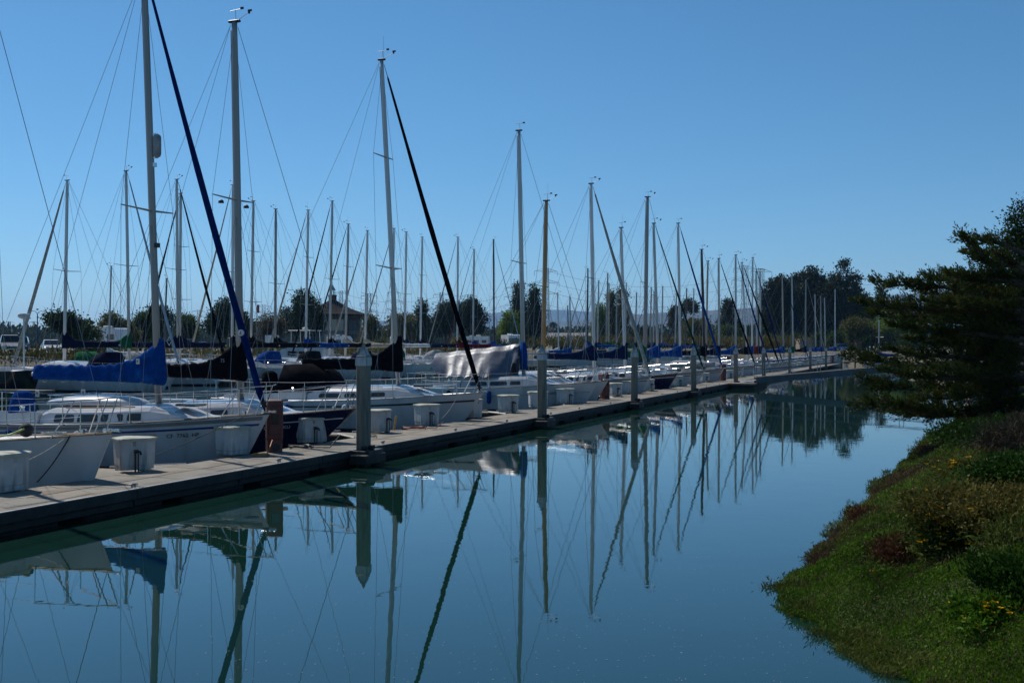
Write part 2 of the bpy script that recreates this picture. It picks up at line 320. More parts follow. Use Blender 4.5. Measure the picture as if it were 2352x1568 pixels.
for s in np.arange(S0+2, 60, 4.3):                 # mooring cleats and bolts along the front edge
    b = B(); b.tube([(-.11, 0, .05), (-.04, 0, .055), (.04, 0, .055), (.11, 0, .05)], [.010, .015, .015, .010], 6); b.box((-.035, 0, .025), (.025, .03, .05)); b.box((.035, 0, .025), (.025, .03, .05))
    b.build('cleat', G['galv'], dock, (s+random.uniform(-.8, .8), .10, DECK+.006))
# landing for the gangway
xg, yg = (1745-CX)/F*74.6, 74.6
sg, pg = s_of(xg, yg), float((np.array([xg, yg])-P0)@N)
B().bbox((sg+.8, -.85, DECK-.05), (5.6, 1.6, .12), .02).build('landing_deck', G['slab2'], dock)
B().bbox((sg+.8, -.85, .05), (5.4, 1.5, .46), .03).build('landing_float', G['float'], dock)
# finger docks: one for every two berths
def finger(s, ln=8.2, w=.78):
    pr = B().bbox((s, DW+.08+ln/2, DECK-.07), (w, ln, .05), .006).build('finger_deck', G['slab2'], dock)
    for q in (-1, 1):
        B().bbox((s+q*(w/2+.03), DW+.08+ln/2, DECK-.14), (.055, ln, .15), .006).build('finger_rail', G['wale'], pr)
        g = B(); g.prism([(s+q*w/2, DW+.08), (s+q*(w/2+1.0), DW+.08), (s+q*w/2, DW+1.1)], DECK-.06, DECK-.012); g.build('gusset', G['slab'], pr)
        B().tube([(s+q*(w/2+1.02), DW+.10, DECK-.02), (s+q*(w/2+.02), DW+1.14, DECK-.02)], .03, 4).build('gusset_edge', G['edge'], pr)
    B().box((s, DW+.1+ln/2, -.03), (w-.1, ln-.3, .35)).build('finger_float', G['float'], pr)
    for yy in (1.6, 4.8, 7.4):
        for q in (-1, 1):
            b = B(); b.tube([(-.012*q, -.14, .06), (0, -.04, .05), (0, .04, .05), (-.012*q, .14, .06)], [.012, .016, .016, .012], 6); b.box((0, -.04, .022), (.03, .025, .045)); b.box((0, .04, .022), (.03, .025, .045))
            b.build('finger_cleat', G['galv'], pr, (s+q*(w/2-.06), DW+yy, DECK-.045))
# ---------------------------------------------------------------- piles
ORD = ['first', 'second', 'third', 'fourth', 'fifth', 'sixth', 'seventh', 'eighth', 'ninth', 'tenth', 'eleventh', 'twelfth', 'thirteenth', 'fourteenth', 'fifteenth', 'sixteenth', 'seventeenth', 'eighteenth', 'nineteenth', 'twentieth'] + ['twenty-'+q for q in ('first', 'second', 'third', 'fourth', 'fifth', 'sixth', 'seventh', 'eighth', 'ninth')] + ['thirtieth'] + ['thirty-'+q for q in ('first', 'second', 'third', 'fourth', 'fifth', 'sixth', 'seventh', 'eighth', 'ninth')] + ['fortieth', 'forty-first', 'forty-second', 'forty-third', 'forty-fourth']
PW = .257
pm = B().bbox((0, 0, .68), (PW, PW, 3.6), .022).mesh('shaft')
cb = B(); h = PW/2+.008
cb.loft([[Vector((x*h*f, y*h*f, z)) for x, y in ((-1, -1), (1, -1), (1, 1), (-1, 1))] for f, z in ((1, 2.24), (1, 2.40), (.9, 2.45), (.03, 2.76))])
cbm = cb.mesh('cap')
bk = B()
for x in (-1, 1): bk.bbox((x*.27, 0, .30), (.06, .52, .09), .008)
bk.bbox((0, -.26, .30), (.60, .05, .10), .008); bk.bbox((.42, -.14, .22), (.18, .22, .26), .01)
bkm = bk.mesh('bracket'); blk = B().bbox((0, -.10, .16), (.95, .46, .22), .02).mesh('corner_block')
ro = B()
for x, y in ((-.19, -.12), (.19, -.12), (0, -.2), (.19, .12)): ro.tube([(x, y-.05, .40), (x, y+.05, .40)], .055, 10)
rom = ro.mesh('roller')
PILES = [835, 1245, 1457, 1593, 1690, 1754, 1814, 1861, 1897, 1933, 1964]
for k, u in enumerate(PILES):
    x, y = on_p(u, -.19 if k < 5 else DW-1.9)
    lb = ('large grey concrete pile with white pointed cap, nearest to the camera', 'grey concrete pile with flaking white pointed cap, second along the dock')
    t = thing('dock_pile', lb[k] if k < 2 else 'grey concrete dock pile with white pointed cap, %s from the near end' % ORD[k], 'pile', (x, y, 0), RZ, 'piles along the dock')
    link('shaft', pm, G['pile'], t); link('cap', cbm, G['pcap'], t)
    if k < 8: link('bracket', bkm, G['darksteel'], t); link('corner_block', blk, G['wale'], t); link('roller', rom, G['rubber'], t)
for u, v, Y, nm in ((1990, 795, 205, 'nearest the brown kiosk'), (2014, 795, 208, 'just left of the little sailboat mast'), (2037, 795, 212, 'with dark blue shaft by the far parking')):
    q = at(u, v, Y); t = thing('dock_pile', 'far grey pile with white pointed cap, '+nm, 'pile', (q.x, q.y, 0), RZ, 'piles at the far end')
    link('shaft', pm, G['pile'], t); link('cap', cbm, G['pcap'], t)
# ---------------------------------------------------------------- dock boxes
BW, BD, BH = .66, .52, .57
poly = [(.03, -.38), (.35, -.06), (.35, .24), (-.35, .24), (-.35, -.06), (-.03, -.38)]
def ppoly(f, p=poly): return [(x*f, y*f) for x, y in p]
bb = B(); bb.loft([[Vector((x*f, y*f, z)) for x, y in poly] for f, z in ((.93, .03), (.93, .10), (.96, .12), (1.0, BH))])
for x in (-.24, .24): bb.box((x, -.03, .018), (.12, .1, .036))
bb.box((0, .18, .018), (.4, .1, .036)); bbm = bb.mesh('box_body')
ld = B(); ld.loft([[Vector((x*f, y*f, z)) for x, y in poly] for f, z in ((1.09, BH-.012), (1.10, BH+.03), (1.06, BH+.045), (.7, BH+.062))]); ldm = ld.mesh('box_lid')
tp = B(); tp.tube([(0, 0, 0), (0, 0, .36)], .017, 8); tp.tube([(.06, 0, 0), (.06, 0, .34)], .013, 8); tp.tube([(-.02, 0, .36), (.10, 0, .37), (.13, -.03, .33)], .022, 8); tp.box((.03, -.02, .40), (.09, .03, .02)); tpm = tp.mesh('water_tap')
hs = B().box((0, 0, 0), (.05, .02, .09)).mesh('hasp')
BOXU = [10, 303, 533, 713, 868, 978, 1083, 1166, 1237, 1298, 1356, 1411, 1449, 1487, 1526, 1554, 1590, 1616, 1641, 1672, 1697, 1720, 1738, 1762, 1782, 1798, 1822, 1838, 1852, 1874, 1884, 1906, 1918, 1942]
OBST = []
for k, u in enumerate(BOXU):
    x, y = on_p(u, 1.86 if k else 1.75)
    desc = ['white dock box cut off by the left edge of the picture', 'white dock box with mossy lid and black standpipe, beside the nearest white bow', 'streaked white dock box just left of the red pedestal', 'white dock box with black tap and hose under the navy bow', 'grimy white dock box half hidden behind the nearest pile']
    lb = desc[k] if k < 5 else 'white dock box on the dock, %s from the left' % ORD[k]
    t = thing('dock_box', lb, 'dock box', (x, y, DECK+.004), math.radians((16, -13)[k % 2]+random.uniform(-4, 4)), 'dock boxes')
    link('box_body', bbm, G['box'], t); link('box_lid', ldm, G['lid'], t); link('hasp', hs, G['galv'], t, (.19, -.235, BH-.05))
    if k % 2 == 1 or k in (4, 5): link('water_tap', tpm, G['hoseblack'], t, (.21, -.24, 0))
# ---------------------------------------------------------------- power pedestals
pb = B(); PWD, PDD = .35, .40
pb.loft([[Vector((x*PWD/2*f, y*PDD/2*f, z)) for x, y in ((-1, -.85), (-.85, -1), (.85, -1), (1, -.85), (1, .85), (.85, 1), (-.85, 1), (-1, .85))] for f, z in ((.92, 0), (.92, .27), (1, .31), (1, 1.08), (.94, 1.13), (.7, 1.15))]); pbm = pb.mesh('cabinet')
pdm = B().bbox((0, -PDD/2-.012, .70), (.27, .024, .62), .008).mesh('pedestal_door'); pgm = B().bbox((0, -PDD/2-.027, .72), (.17, .014, .19), .01).mesh('meter_window')
prm = B().bbox((-PWD/2-.004, 0, .52), (.012, .05, .94), .004).mesh('seam_strip'); par = B().lathe((0, 0, 0), [(.085, -.01), (.085, .01)], 14); pam = par.mesh('cable_arch')
for k, (u, nm) in enumerate(((630, 'red-brown power pedestal with a small window, beside the navy bow'), (1389, 'leaning red-brown power pedestal in the middle of the dock'), (1660, 'red-brown power pedestal near the fifth pile'), (1911, 'small red-brown power pedestal at the far end of the dock'))):
    x, y = on_p(u, 1.42)
    t = thing('power_pedestal', nm, 'power pedestal', (x, y, DECK+.004), RZ-math.radians(52 if k == 0 else 40), 'power pedestals')
    if k == 1: t.rotation_euler = (0, math.radians(-3), RZ-math.radians(40))
    for a, m, c in (('cabinet', pbm, 'pedestal'), ('pedestal_door', pdm, 'pedestal'), ('meter_window', pgm, 'glassw'), ('seam_strip', prm, 'greystripe')): link(a, m, G[c], t)
    o = link('cable_arch', pam, G['black'], t, (.02, -PDD/2+.005, .12)); o.rotation_euler = (math.radians(90), 0, 0)
# ---------------------------------------------------------------- hoses, cords and lines lying on the dock
def coil(name, label, cat, u, p, r, turns, rad, mat, tail=None, h=.012):
    x, y = on_p(u, p); pts = []
    for i in range(int(turns*14)+1):
        a = 2*math.pi*i/14; rr = r*(1+.13*math.sin(i*1.7)+.05*math.sin(i*.6)); pts.append((x+rr*math.cos(a), y+rr*math.sin(a)*1.0, DECK+h+rad+.014*i/14+.01*math.sin(i*2.1)**2))
    if tail: pts += [(x+a, y+b, DECK+c) for a, b, c in tail]
    tag(B().tube(pts, rad, 6).build(name, mat, smooth=True), label, cat)
coil('coiled_hose', 'faded red hose coiled around the sixth dock box', 'hose', 952, 1.45, .30, 3, .014, G['hosered'], [(.35, .1, .03), (.6, .0, .03), (.8, .1, .2)])
coil('coiled_hose', 'black hose coiled by the dock box under the navy bow', 'hose', 690, 1.35, .26, 2.5, .014, G['hoseblack'], [(.4, -.1, .03), (.7, -.15, .03), (.9, .1, .3)])
coil('extension_cord', 'orange cord lying by the foot of the red pedestal', 'cord', 598, 1.15, .17, 2.2, .010, G['cordorange'], [(.1, .3, .05), (.15, .5, .3)])
coil('coiled_rope', 'white rope bundle beside the grimy dock box by the nearest pile', 'rope', 850, 1.25, .16, 3, .010, G['rope'])
for k, (u, wh) in enumerate(((1420, 'beside the leaning pedestal'), (1500, 'by the third pile'), (1628, 'just before the fourth pile'), (1706, 'past the fifth pile'))):
    coil('coiled_hose', 'black hose loop on the dock '+wh, 'hose', u, 1.3, .22, 2.5, .014, G['hoseblack'], [(.1, .2, .2), (.12, .3, .35)])
# chafe boards lying against boxes
for u, lb in ((548, 'weathered ochre chafe board leaning by the box left of the pedestal'), (52, 'weathered wooden chafe board hanging beside the leftmost dock box'), (905, 'ochre chafe board leaning behind the pile-side dock box')):
    x, y = on_p(u, 1.75); o = tag(B().bbox((0, 0, .2), (.06, .03, .40), .008).build('chafe_board', G['ochre'], None, (x, y, DECK+.02)), lb, 'board'); o.rotation_euler = (.15, .12, .4)
# ---------------------------------------------------------------- gangway
gw = thing('gangway', 'grey steel gangway with pipe railings from the dock up to the right bank', 'gangway', (0, 0, 0))
A0 = Vector((xg-.3, 74.6, DECK+.22)); A1 = Vector((31.5, 73.0, 1.95)); gd = (A1-A0); gl = gd.length; gx = gd.normalized(); gy = Vector((0, 0, 1)).cross(gx).normalized()
def gp(a, b, c): return A0+gx*a+gy*b+Vector((0, 0, c))
for sd in (-.6, .6):
    Mx = Matrix((gx, gy, gx.cross(gy))).transposed()
    B().box(gp(gl/2, sd, -.05), (gl, .09, .42), Mx).build('side_beam', G['galvd'], gw)
    for c in (.62, 1.12):
        pts = [gp(a, sd, c) for a in np.linspace(.4, gl-.3, 12)]
        if c > 1: pts = [gp(.0, sd, .55), gp(.05, sd, .95)]+pts
        B().tube(pts, .024, 6).build('rail', G['galvd'], gw)
    for a in np.arange(.6, gl, 1.75): B().tube([gp(a, sd*1.05, .1), gp(a, sd, 1.12)], .022, 5).build('rail_post', G['galv'], gw)
B().box(gp(gl/2, 0, .12), (gl, 1.1, .05), Matrix((gx, gy, gx.cross(gy))).transposed()).build('walkway', G['slab'], gw)
B().box(gp(-.55, 0, -.10), (1.3, 1.1, .03), Matrix.Rotation(-.18, 3, 'Y')).build('toe_plate', G['galv'], gw)
for sd in (-.5, .5): B().tube([gp(.1, sd-.05, -.2), gp(.1, sd+.05, -.2)], .12, 12).build('wheel', G['rubber'], gw)
tw = B().bbox((30.8, 73, 1.0), (2.4, 3, 1.7), .05); tag(tw.build('gangway_abutment', G['slab2']), 'concrete block that carries the upper end of the gangway', 'abutment')
# ---------------------------------------------------------------- sailboats
HEAD_IN = math.atan2(-N[1], -N[0]); HEAD_OUT = math.atan2(N[1], N[0])    # bow to the near dock / bow to the far dock
def smooth(a, b, x):
    t = min(1, max(0, (x-a)/(b-a))); return t*t*(3-2*t)
class Hull:
    def __init__(s, L, J, Bm, fb, fs, over, tf=.68):
        s.L, s.J, s.B, s.fb, s.fs, s.over, s.tf = L, J, Bm, fb, fs, over, tf
    def hb(s, t):
        if t > .42: return s.B/2*max(.012, 1-((t-.42)/.58)**2.15)
        return s.B/2*(s.tf+(1-s.tf)*math.sin(math.pi/2*t/.42))
    def sheer(s, t): return s.fs+(s.fb-s.fs)*t**1.7-.07*math.sin(math.pi*t)
    def pt(s, t, f, side, off=0):        # f: 1 at the sheer, 0 at the waterline, negative below
        zs = s.sheer(t); z = zs*f
        fac = np.interp(f, [-.4, 0, .3, .7, 1], [.35, .80, .91, .98, 1.0])
        fac *= 1-.34*smooth(.62, 1, t)*(1-max(0, f))
        x = s.J-s.L+s.L*t - s.over*(1-f)*smooth(.5, 1, t)**1.5 + .28*(1-f)*(1-smooth(0, .12, t))
        return Vector((x, side*(s.hb(t)*fac+off), z))
    def t_at(s, x): return (x-(s.J-s.L))/s.L
TS = [0, .04, .1, .18, .28, .38, .48, .58, .67, .75, .82, .88, .93, .965, .985, 1.0]
FSX = [-.4, -.12, 0, .15, .4, .7, .9, 1]
def ribbon(b, h, f0, f1, side, t0, t1, off=.006, n=24):
    a = [h.pt(t0+(t1-t0)*i/n, f0, side, off) for i in range(n+1)]; c = [h.pt(t0+(t1-t0)*i/n, f1, side, off) for i in range(n+1)]
    V = a+c; m = n+1; b.add(V, [(i, i+1, m+i+1, m+i) if side < 0 else (i, m+i, m+i+1, i+1) for i in range(n)])
def sail_cover(E, zb, hm, he, w=.13, seed=0, rise=.55, n=22):
    b = B(); R = []; rr = random.Random(seed); K = 18 if n > 30 else 12
    for i in range(n+1):
        d = -.13+(E+.13)*(i/n)**1.25; q = max(0, d)
        top = he+(hm-he)*math.exp(-(q/rise)**1.25)+.014*math.sin(i*1.7+seed)+rr.uniform(-.014, .014)
        bot = -.07-.10*math.exp(-q/.5)-.03*math.sin(math.pi*i/n)+rr.uniform(-.008, .008)
        ww = w*(.7+.5*math.exp(-q/.4))*(1+.07*math.sin(i*2.3+seed)); ring = []
        if i in (0, n): ww *= .6
        for k in range(K):
            a = 2*math.pi*k/K; z = math.sin(a); yy = math.cos(a)*ww*(1.0 if z < 0 else 1-.55*z*min(1, top/.5))
            fo = .09*math.sin(a*3+d*9+seed)+.07*math.sin(a*5-d*17+seed*2)+(.10*math.sin(d*31+a*2.2) if n > 30 else 0)
            ring.append(Vector((-d, yy*(1+fo), zb+(top*z*(1+.03*math.sin(d*13+a)) if z > 0 else -bot*z))))
        R.append(ring)
    return b.loft(R)
def windex(b, x, y, z, k):
    s = 1.0
    b.tube([(x, y, z), (x-.02, y, z+.28*s)], .006, 4); b.tube([(x-.18, y, z+.26*s), (x+.16, y, z+.29*s)], .007, 4); b.box((x+.17, y, z+.30*s), (.10, .008, .06))
    if k % 3: b.tube([(x+.03, y, z), (x+.34, y, z+.16)], .008, 4); b.ball((x+.38, y, z+.17), .035, 6, 4); b.box((x+.40, y, z+.22), (.12, .01, .05))
    if k % 2: b.tube([(x+.02, y, z), (x+.02, y, z+.75)], .004, 3)
def sailboat(label, x, y, head, J=3.0, L=8.2, Bm=2.75, fb=1.2, fs=.85, over=.75, hull='white', mast_h=10.5, rake=-.3, mast='alu', mw=.085, spreaders=(.5,), fs_mat=None, fs_r=.05, cover='cblue', E=3.3, zb=None, hm=.8, he=.22, lod=1, cabin=True, seed=0, rail='toerail', stripes=(('bluestripe', .80, .84), ('greystripe', .90, .97)), group='sailboats', cab_h=.42, reg=None, regmat='letter', boom='alu', win=4, frac=.985, name='sailboat', wr=.0058, pulpit=True):
    t = thing(name, label, 'sailboat', (x, y, 0), head, group); h = Hull(L, J, Bm, fb, fs, over); nb = B(); rr = random.Random(seed)
    ts = TS if lod else TS[::2]+[1.0]; R = []
    for q in ts: R.append([h.pt(q, f, -1) for f in FSX[::-1]]+[h.pt(q, f, 1) for f in FSX])
    nb.loft(R, True, False); ho = nb.build('hull', G[hull], t, smooth=True)
    zf = lambda xx, f=1.0: h.sheer(min(1, max(0, h.t_at(xx))))*f
    # deck
    db = B(); V = []; m = len(ts)
    for q in ts:
        a = h.pt(q, .995, -1, -.01); c = h.pt(q, .995, 1, -.01); V += [a, (a+c)/2+Vector((0, 0, .05*h.hb(q))), c]
    db.add(V, [(3*i+j, 3*i+3+j, 3*i+4+j, 3*i+1+j) for i in range(m-1) for j in (0, 1)]); dk = db.build('deck', G['deck'], t)
    if rail:
        for sd in (-1, 1):
            b = B(); b.tube([h.pt(i/20, 1, sd, -.01)+Vector((0, 0, .012)) for i in range(21)], .022, 4); b.build('toe_rail', G[rail], t)
    for mt, f0, f1 in stripes:
        for sd in (-1, 1):
            b = B(); ribbon(b, h, f0, f1, sd, .01, .992); b.build('hull_stripe', G[mt], ho)
    b = B()
    for sd in (-1, 1): ribbon(b, h, .0, .075, sd, .01, .99, .004)
    b.build('boot_stripe', G['darkstripe'], ho)
    # cabin trunk
    ctop = {}
    if cabin:
        xa, xf = -L*.30, J*.52; ks = [0, .06, .25, .5, .7, .82, .92, 1.0]; R = []
        for q in ks:
            xx = xa+(xf-xa)*q; tt = h.t_at(xx); w = max(.12, min(h.hb(tt)-.36, Bm*.33)); zz = zf(xx)-.03
            hh = cab_h*(1-smooth(.66, 1.0, q)*.86)*(1.08-.1*q)*(.75 if q == 0 else 1); ctop[q] = (xx, w, zz, hh)
            R.append([Vector((xx, -w, zz)), Vector((xx, -w*.93, zz+hh*.72)), Vector((xx, -w*.82, zz+hh*.95)), Vector((xx, 0, zz+hh*1.13)), Vector((xx, w*.82, zz+hh*.95)), Vector((xx, w*.93, zz+hh*.72)), Vector((xx, w, zz))])
        cb_ = B().loft(R).build('cabin', G['white'] if hull != 'cream' else G['cream'], t, smooth=False)
        def side(xx, f, sd, off):
            q = (xx-xa)/(xf-xa); c = [np.interp(q, ks, [ctop[k][i] for k in ks]) for i in (1, 2, 3)]
            return Vector((xx, sd*(c[0]*(1-.07*f)+off), c[1]+c[2]*.72*f))
        for sd in (-1, 1):
            for k in range(win):
                a0 = xa+(xf-xa)*(.10+.64*k/win); a1 = a0+(xf-xa)*.64/win*(.86 if k < win-1 else .5); f0, f1 = .28, .86
                if win <= 3: f0, f1 = .35, .8
                o = [side(a0+(a1-a0)*s_, f, sd, .012) for s_, f in ((.04, f0), (.96, f0), (1, f0+.1), (.97, f1-.06), (.9, f1), (.08, f1), (.02, f1-.1), (0, f0+.1))]
                i_ = [q-Vector((0, sd*.03, 0)) for q in o]
                B().loft([i_, o] if sd > 0 else [o, i_]).build('window', G['glassw'], cb_)
            b = B(); b.tube([side(xa+(xf-xa)*q, 1.0, sd, -.12)+Vector((0, 0, .10)) for q in (.15, .3, .45, .6)], .014, 4); b.build('grab_rail', G['teak'], cb_)
        B().bbox((xa+.55, 0, zf(xa+.5)+cab_h*1.12), (1.0, .72, .07), .02).build('hatch', G['white'], cb_)
        B().bbox((J*.30, 0, zf(J*.3)+cab_h*.85), (.5, .5, .06), .02).build('fore_hatch', G['glassw'], cb_)
    # cockpit coaming
    x0, x1 = J-L+.35, -L*.30-.02
    b = B()
    for sd in (-1, 1):
        R = []
        for i in range(7):
            xx = x0+(x1-x0)*i/6; w = min(h.hb(h.t_at(xx))-.28, Bm*.34); zz = zf(xx)-.02; hh = .16+.14*i/6
            R.append([Vector((xx, sd*w, zz)), Vector((xx, sd*(w-.03), zz+hh)), Vector((xx, sd*(w-.16), zz+hh)), Vector((xx, sd*(w-.2), zz))])
        b.loft(R if sd < 0 else [r[::-1] for r in R])
    b.build('cockpit_coaming', G['white'], t)
    B().box(((x0+x1)/2, 0, zf((x0+x1)/2)+.035), ((x1-x0)*.95, Bm*.40, .03)).build('cockpit_well', G['greystripe'], t)
    # mast, boom, standing rigging
    zd = zf(0)+(cab_h*1.05 if cabin else .02); top = Vector((rake, 0, mast_h)); base = Vector((0, 0, zd-.05))
    def mp(f): return base.lerp(top, f)
    b = B(); b.tube([mp(q) for q in (0, .3, .6, .85, .97, 1)], [mw, mw, mw, mw*.9, mw*.78, mw*.76], 10, .68); mo = b.build('mast', G[mast], t, smooth=True)
    b = B(); b.tube([mp(q)-Vector((mw*1.02, 0, 0)) for q in (.12, .98)], .014, 4); b.build('sail_track', G['alud'], mo)
    b = B(); b.bbox(top+Vector((0, 0, .02)), (mw*3.2, .09, .06), .01); windex(b, top.x+.05, 0, top.z+.03, seed); b.build('masthead', G['black'], mo)
    zb = zb or zd+.75
    if cover or boom:
        b = B(); b.tube([(-.08, 0, zb), (-E, 0, zb+.05)], .055, 8); bo = b.build('boom', G[boom or 'alu'], t, smooth=True)
    if cover:
        co = sail_cover(E-.05, zb, hm, he, .14, seed, n=54 if lod > 1 else 22).build('sail_cover', G[cover], t, smooth=True)
        if lod:
            for q_ in np.arange(.45, E-.3, .55):
                tp_ = he+(hm-he)*math.exp(-(q_/.55)**1.25); B().tube([(-q_, .125*math.cos(a_), zb+(tp_*math.sin(a_)*1.02 if math.sin(a_) > 0 else .13*math.sin(a_))) for a_ in np.linspace(-2.2, -.94, 5)], .008, 4).build('cover_tie', G['rope'], co)
    B().tube([mp(.99)-Vector((mw*1.2, 0, 0)), (-E+.05, 0, zb+.08)], wr*.9, 3).build('topping_lift', G['wire'], t)
    if lod:
        for k_ in range(1 if lod == 1 else 2):
            xx = -L*.12-k_*L*.22; pq = h.pt(h.t_at(xx), 1, -1, .10); fm = G[('cwhite', 'cwhite', 'cblue', 'cblack')[(seed+k_) % 4]]
            fo_ = B().lathe((pq.x, pq.y, pq.z*.32), [(.02, 0), (.085, .05), (.10, .12), (.10, .42), (.085, .50), (.02, .55)], 10).build('fender', fm, t, smooth=True); B().tube([(pq.x, pq.y, pq.z*.32+.53), (pq.x, pq.y+.12, pq.z+.02)], .006, 4).build('fender_line', G['rope'], fo_)
    cw = [h.hb(h.t_at(-.15))-.12]*1
    for sd in (-1, 1):
        pts = [mp(frac)]
        for f in sorted(spreaders, reverse=True):
            ln = (cw[0]*.82)*(1.0 if len(spreaders) == 1 else (.75 if f > .5 else 1)); tip = mp(f)+Vector((-.12, sd*ln, .05)); pts.append(tip)
            sb = B(); sb.tube([mp(f)+Vector((0, sd*mw*.5, 0)), tip], [.028, .016], 5); sb.build('spreader', G['alud'] if mast != 'mwood' else G['mwood'], mo)
        pts.append(Vector((-.15, sd*cw[0], zf(-.15))))
        B().tube(pts, wr, 4).build('shroud', G['wire'], t)
        for dx in ((.35, -.45) if lod else (-.4,)):
            B().tube([mp(min(spreaders)-.01), Vector((dx, sd*(cw[0]-.03), zf(dx)))], wr, 4).build('lower_shroud', G['wire'], t)
    bowp = Vector((J-.10, 0, zf(J-.1)+.05)); stern = Vector((J-L+.08, 0, zf(J-L+.1)+.05))
    B().tube([mp(.995)-Vector((mw, 0, 0)), stern], wr, 4).build('backstay', G['wire'], t)
    if fs_mat:
        ft = mp(frac)+Vector((mw, 0, 0)); n = 14; pts = [ft.lerp(bowp, .0), ft.lerp(bowp, .035)]; rs = [wr*1.5, wr*2]
        for i in range(n+1):
            q = .045+(.955-.045)*i/n; pts.append(ft.lerp(bowp, q)+Vector((0, 0, -.12*math.sin(math.pi*q)))); rs.append(fs_r*(.35+.65*min(1, q*1.9))*(1+.06*math.sin(i*2.2+seed)))
        pts.append(bowp); rs.append(.012)
        fo = B().tube(pts, rs, 8).build('furled_jib', G[fs_mat], t, smooth=True)
        B().lathe(bowp+Vector((-.03, 0, .10)), [(.03, 0), (.09, .01), (.09, .03), (.05, .05), (.05, .10), (.09, .12), (.03, .14)], 10).build('furling_drum', G['black'], fo)
    else: B().tube([mp(frac)+Vector((mw, 0, 0)), bowp], wr*1.3, 4).build('forestay', G['wire'], t)
    # pulpit, stanchions, lifelines
    if lod and pulpit:
        H1 = .62; b = B(); tb = h.t_at(J-1.15); rl = []
        for q in (tb, tb+.06, tb+.11, .995): rl.append(h.pt(min(q, .995), 1, -1)+Vector((.12 if q > .9 else 0, .02, H1)))
        rl2 = [Vector((q.x, -q.y, q.z)) for q in rl][::-1]
        b.tube([h.pt(tb, 1, -1)+Vector((0, .03, 0))]+rl+[Vector((J+.16, 0, zf(J)+H1+.02))]+rl2+[h.pt(tb, 1, 1)+Vector((0, -.03, 0))], .0135, 6)
        for sd in (-1, 1): b.tube([h.pt(.97, 1, sd), Vector((J+.02, sd*.12, zf(J)+H1))], .012, 6); b.tube([h.pt(tb+.03, 1, sd), rl[1] if sd < 0 else Vector((rl[1].x, -rl[1].y, rl[1].z))], .012, 6)
        b.build('pulpit', G['steel'], t)
        xs = np.linspace(J-1.15, J-L+.9, 5 if L < 9 else 6)
        for sd in (-1, 1):
            for hh in (.60, .32):
                B().tube([h.pt(h.t_at(q), 1, sd)+Vector((0, -sd*.04, hh-(.012 if i % 2 else 0))) for i, q in enumerate(np.linspace(xs[0], xs[-1], 9))], .0042, 4).build('lifeline', G['steel'], t)
            for q in xs[1:]: 
                p_ = h.pt(h.t_at(q), 1, sd)+Vector((0, -sd*.04, 0)); B().tube([p_, p_+Vector((0, 0, .61))], .0115, 6).build('stanchion', G['steel'], t)
        b = B(); e = J-L+.9; a = [h.pt(h.t_at(q), 1, -1)+Vector((0, .04, .6)) for q in (e, e-.5, J-L+.1)]; c = [Vector((q.x, -q.y, q.z)) for q in a][::-1]
        b.tube([h.pt(h.t_at(e), 1, -1)+Vector((0, .04, 0))]+a+c+[h.pt(h.t_at(e), 1, 1)+Vector((0, -.04, 0))], .013, 6)
        for sd in (-1, 1): b.tube([h.pt(.02, 1, sd)+Vector((0, -sd*.05, 0)), h.pt(.02, 1, sd)+Vector((0, -sd*.05, .6))], .012, 6)
        b.build('pushpit', G['steel'], t)
        # winches, bow cleat, anchor roller
        for sd in (-1, 1): B().lathe((x1-.5, sd*(Bm*.31), zf(x1)+.27), [(.07, 0), (.055, .03), (.05, .09), (.062, .12), (.03, .14)], 10).build('winch', G['steel'], t)
        B().bbox((J-.06, .07, zf(J)+.05), (.36, .05, .06), .008).build('bow_roller', G['steel'], t); b = B(); b.tube([(J-.62, -.08, zf(J-.6)+.10), (J-.62, .08, zf(J-.6)+.10)], .016, 6); b.box((J-.62, 0, zf(J-.6)+.06), (.05, .06, .08)); b.build('bow_cleat', G['steel'], t)
        for sd in (-1, 1): B().tube([(-.02, sd*.05, zb-.05), (-.7, sd*.02, zb+.03)], .012, 4).build('vang', G['alu'], t) if sd > 0 else None
        B().tube([mp(.03)+Vector((-.05, .06, 0)), mp(.97)+Vector((-.05, .05, 0))], .005, 3).build('halyard', G['rope'], t)
    if reg:
        tr = h.t_at(J-1.55); a = h.pt(tr-.05, .72, -1); c = h.pt(tr+.05, .72, -1); up = h.pt(tr, .85, -1)-h.pt(tr, .6, -1)
        f = .70
        lettering('registration_number', reg, .125, G[regmat], ho, h.pt(tr, f, -1, .006), c-a, up)
        st = h.pt(tr-.074, f, -1, .010); xa_ = (c-a).normalized(); 
        b = B(); M3 = Matrix((xa_, -(xa_.cross(up.normalized())), up.normalized())).transposed(); b.box(st, (.085, .012, .085), M3); b.build('registration_sticker', G['orange'], ho)
        b = B(); b.box(st-xa_*.095, (.08, .012, .07), M3); b.build('registration_sticker', G['redst'], ho)
    t['zb'] = zb; return t, h, zf, mp
def row1(label, ub, ut, vt, p=4.0, **kw):
    x, y = on_p(ub, p); mh = ZC-(vt-HZ)/F*y; rk = (ut-ub)/F*y/.9387
    return sailboat(label, x, y, HEAD_IN, mast_h=mh, rake=rk, **kw)
def mooring(label, a, b, mat='rope', sag=.15, r=.008):
    a, b = Vector(a), Vector(b); pts = [a.lerp(b, q/8)-Vector((0, 0, sag*4*(q/8)*(1-q/8))) for q in range(9)]
    tag(B().tube(pts, r, 5).build('mooring_line', G[mat]), label, 'rope', 'mooring lines')
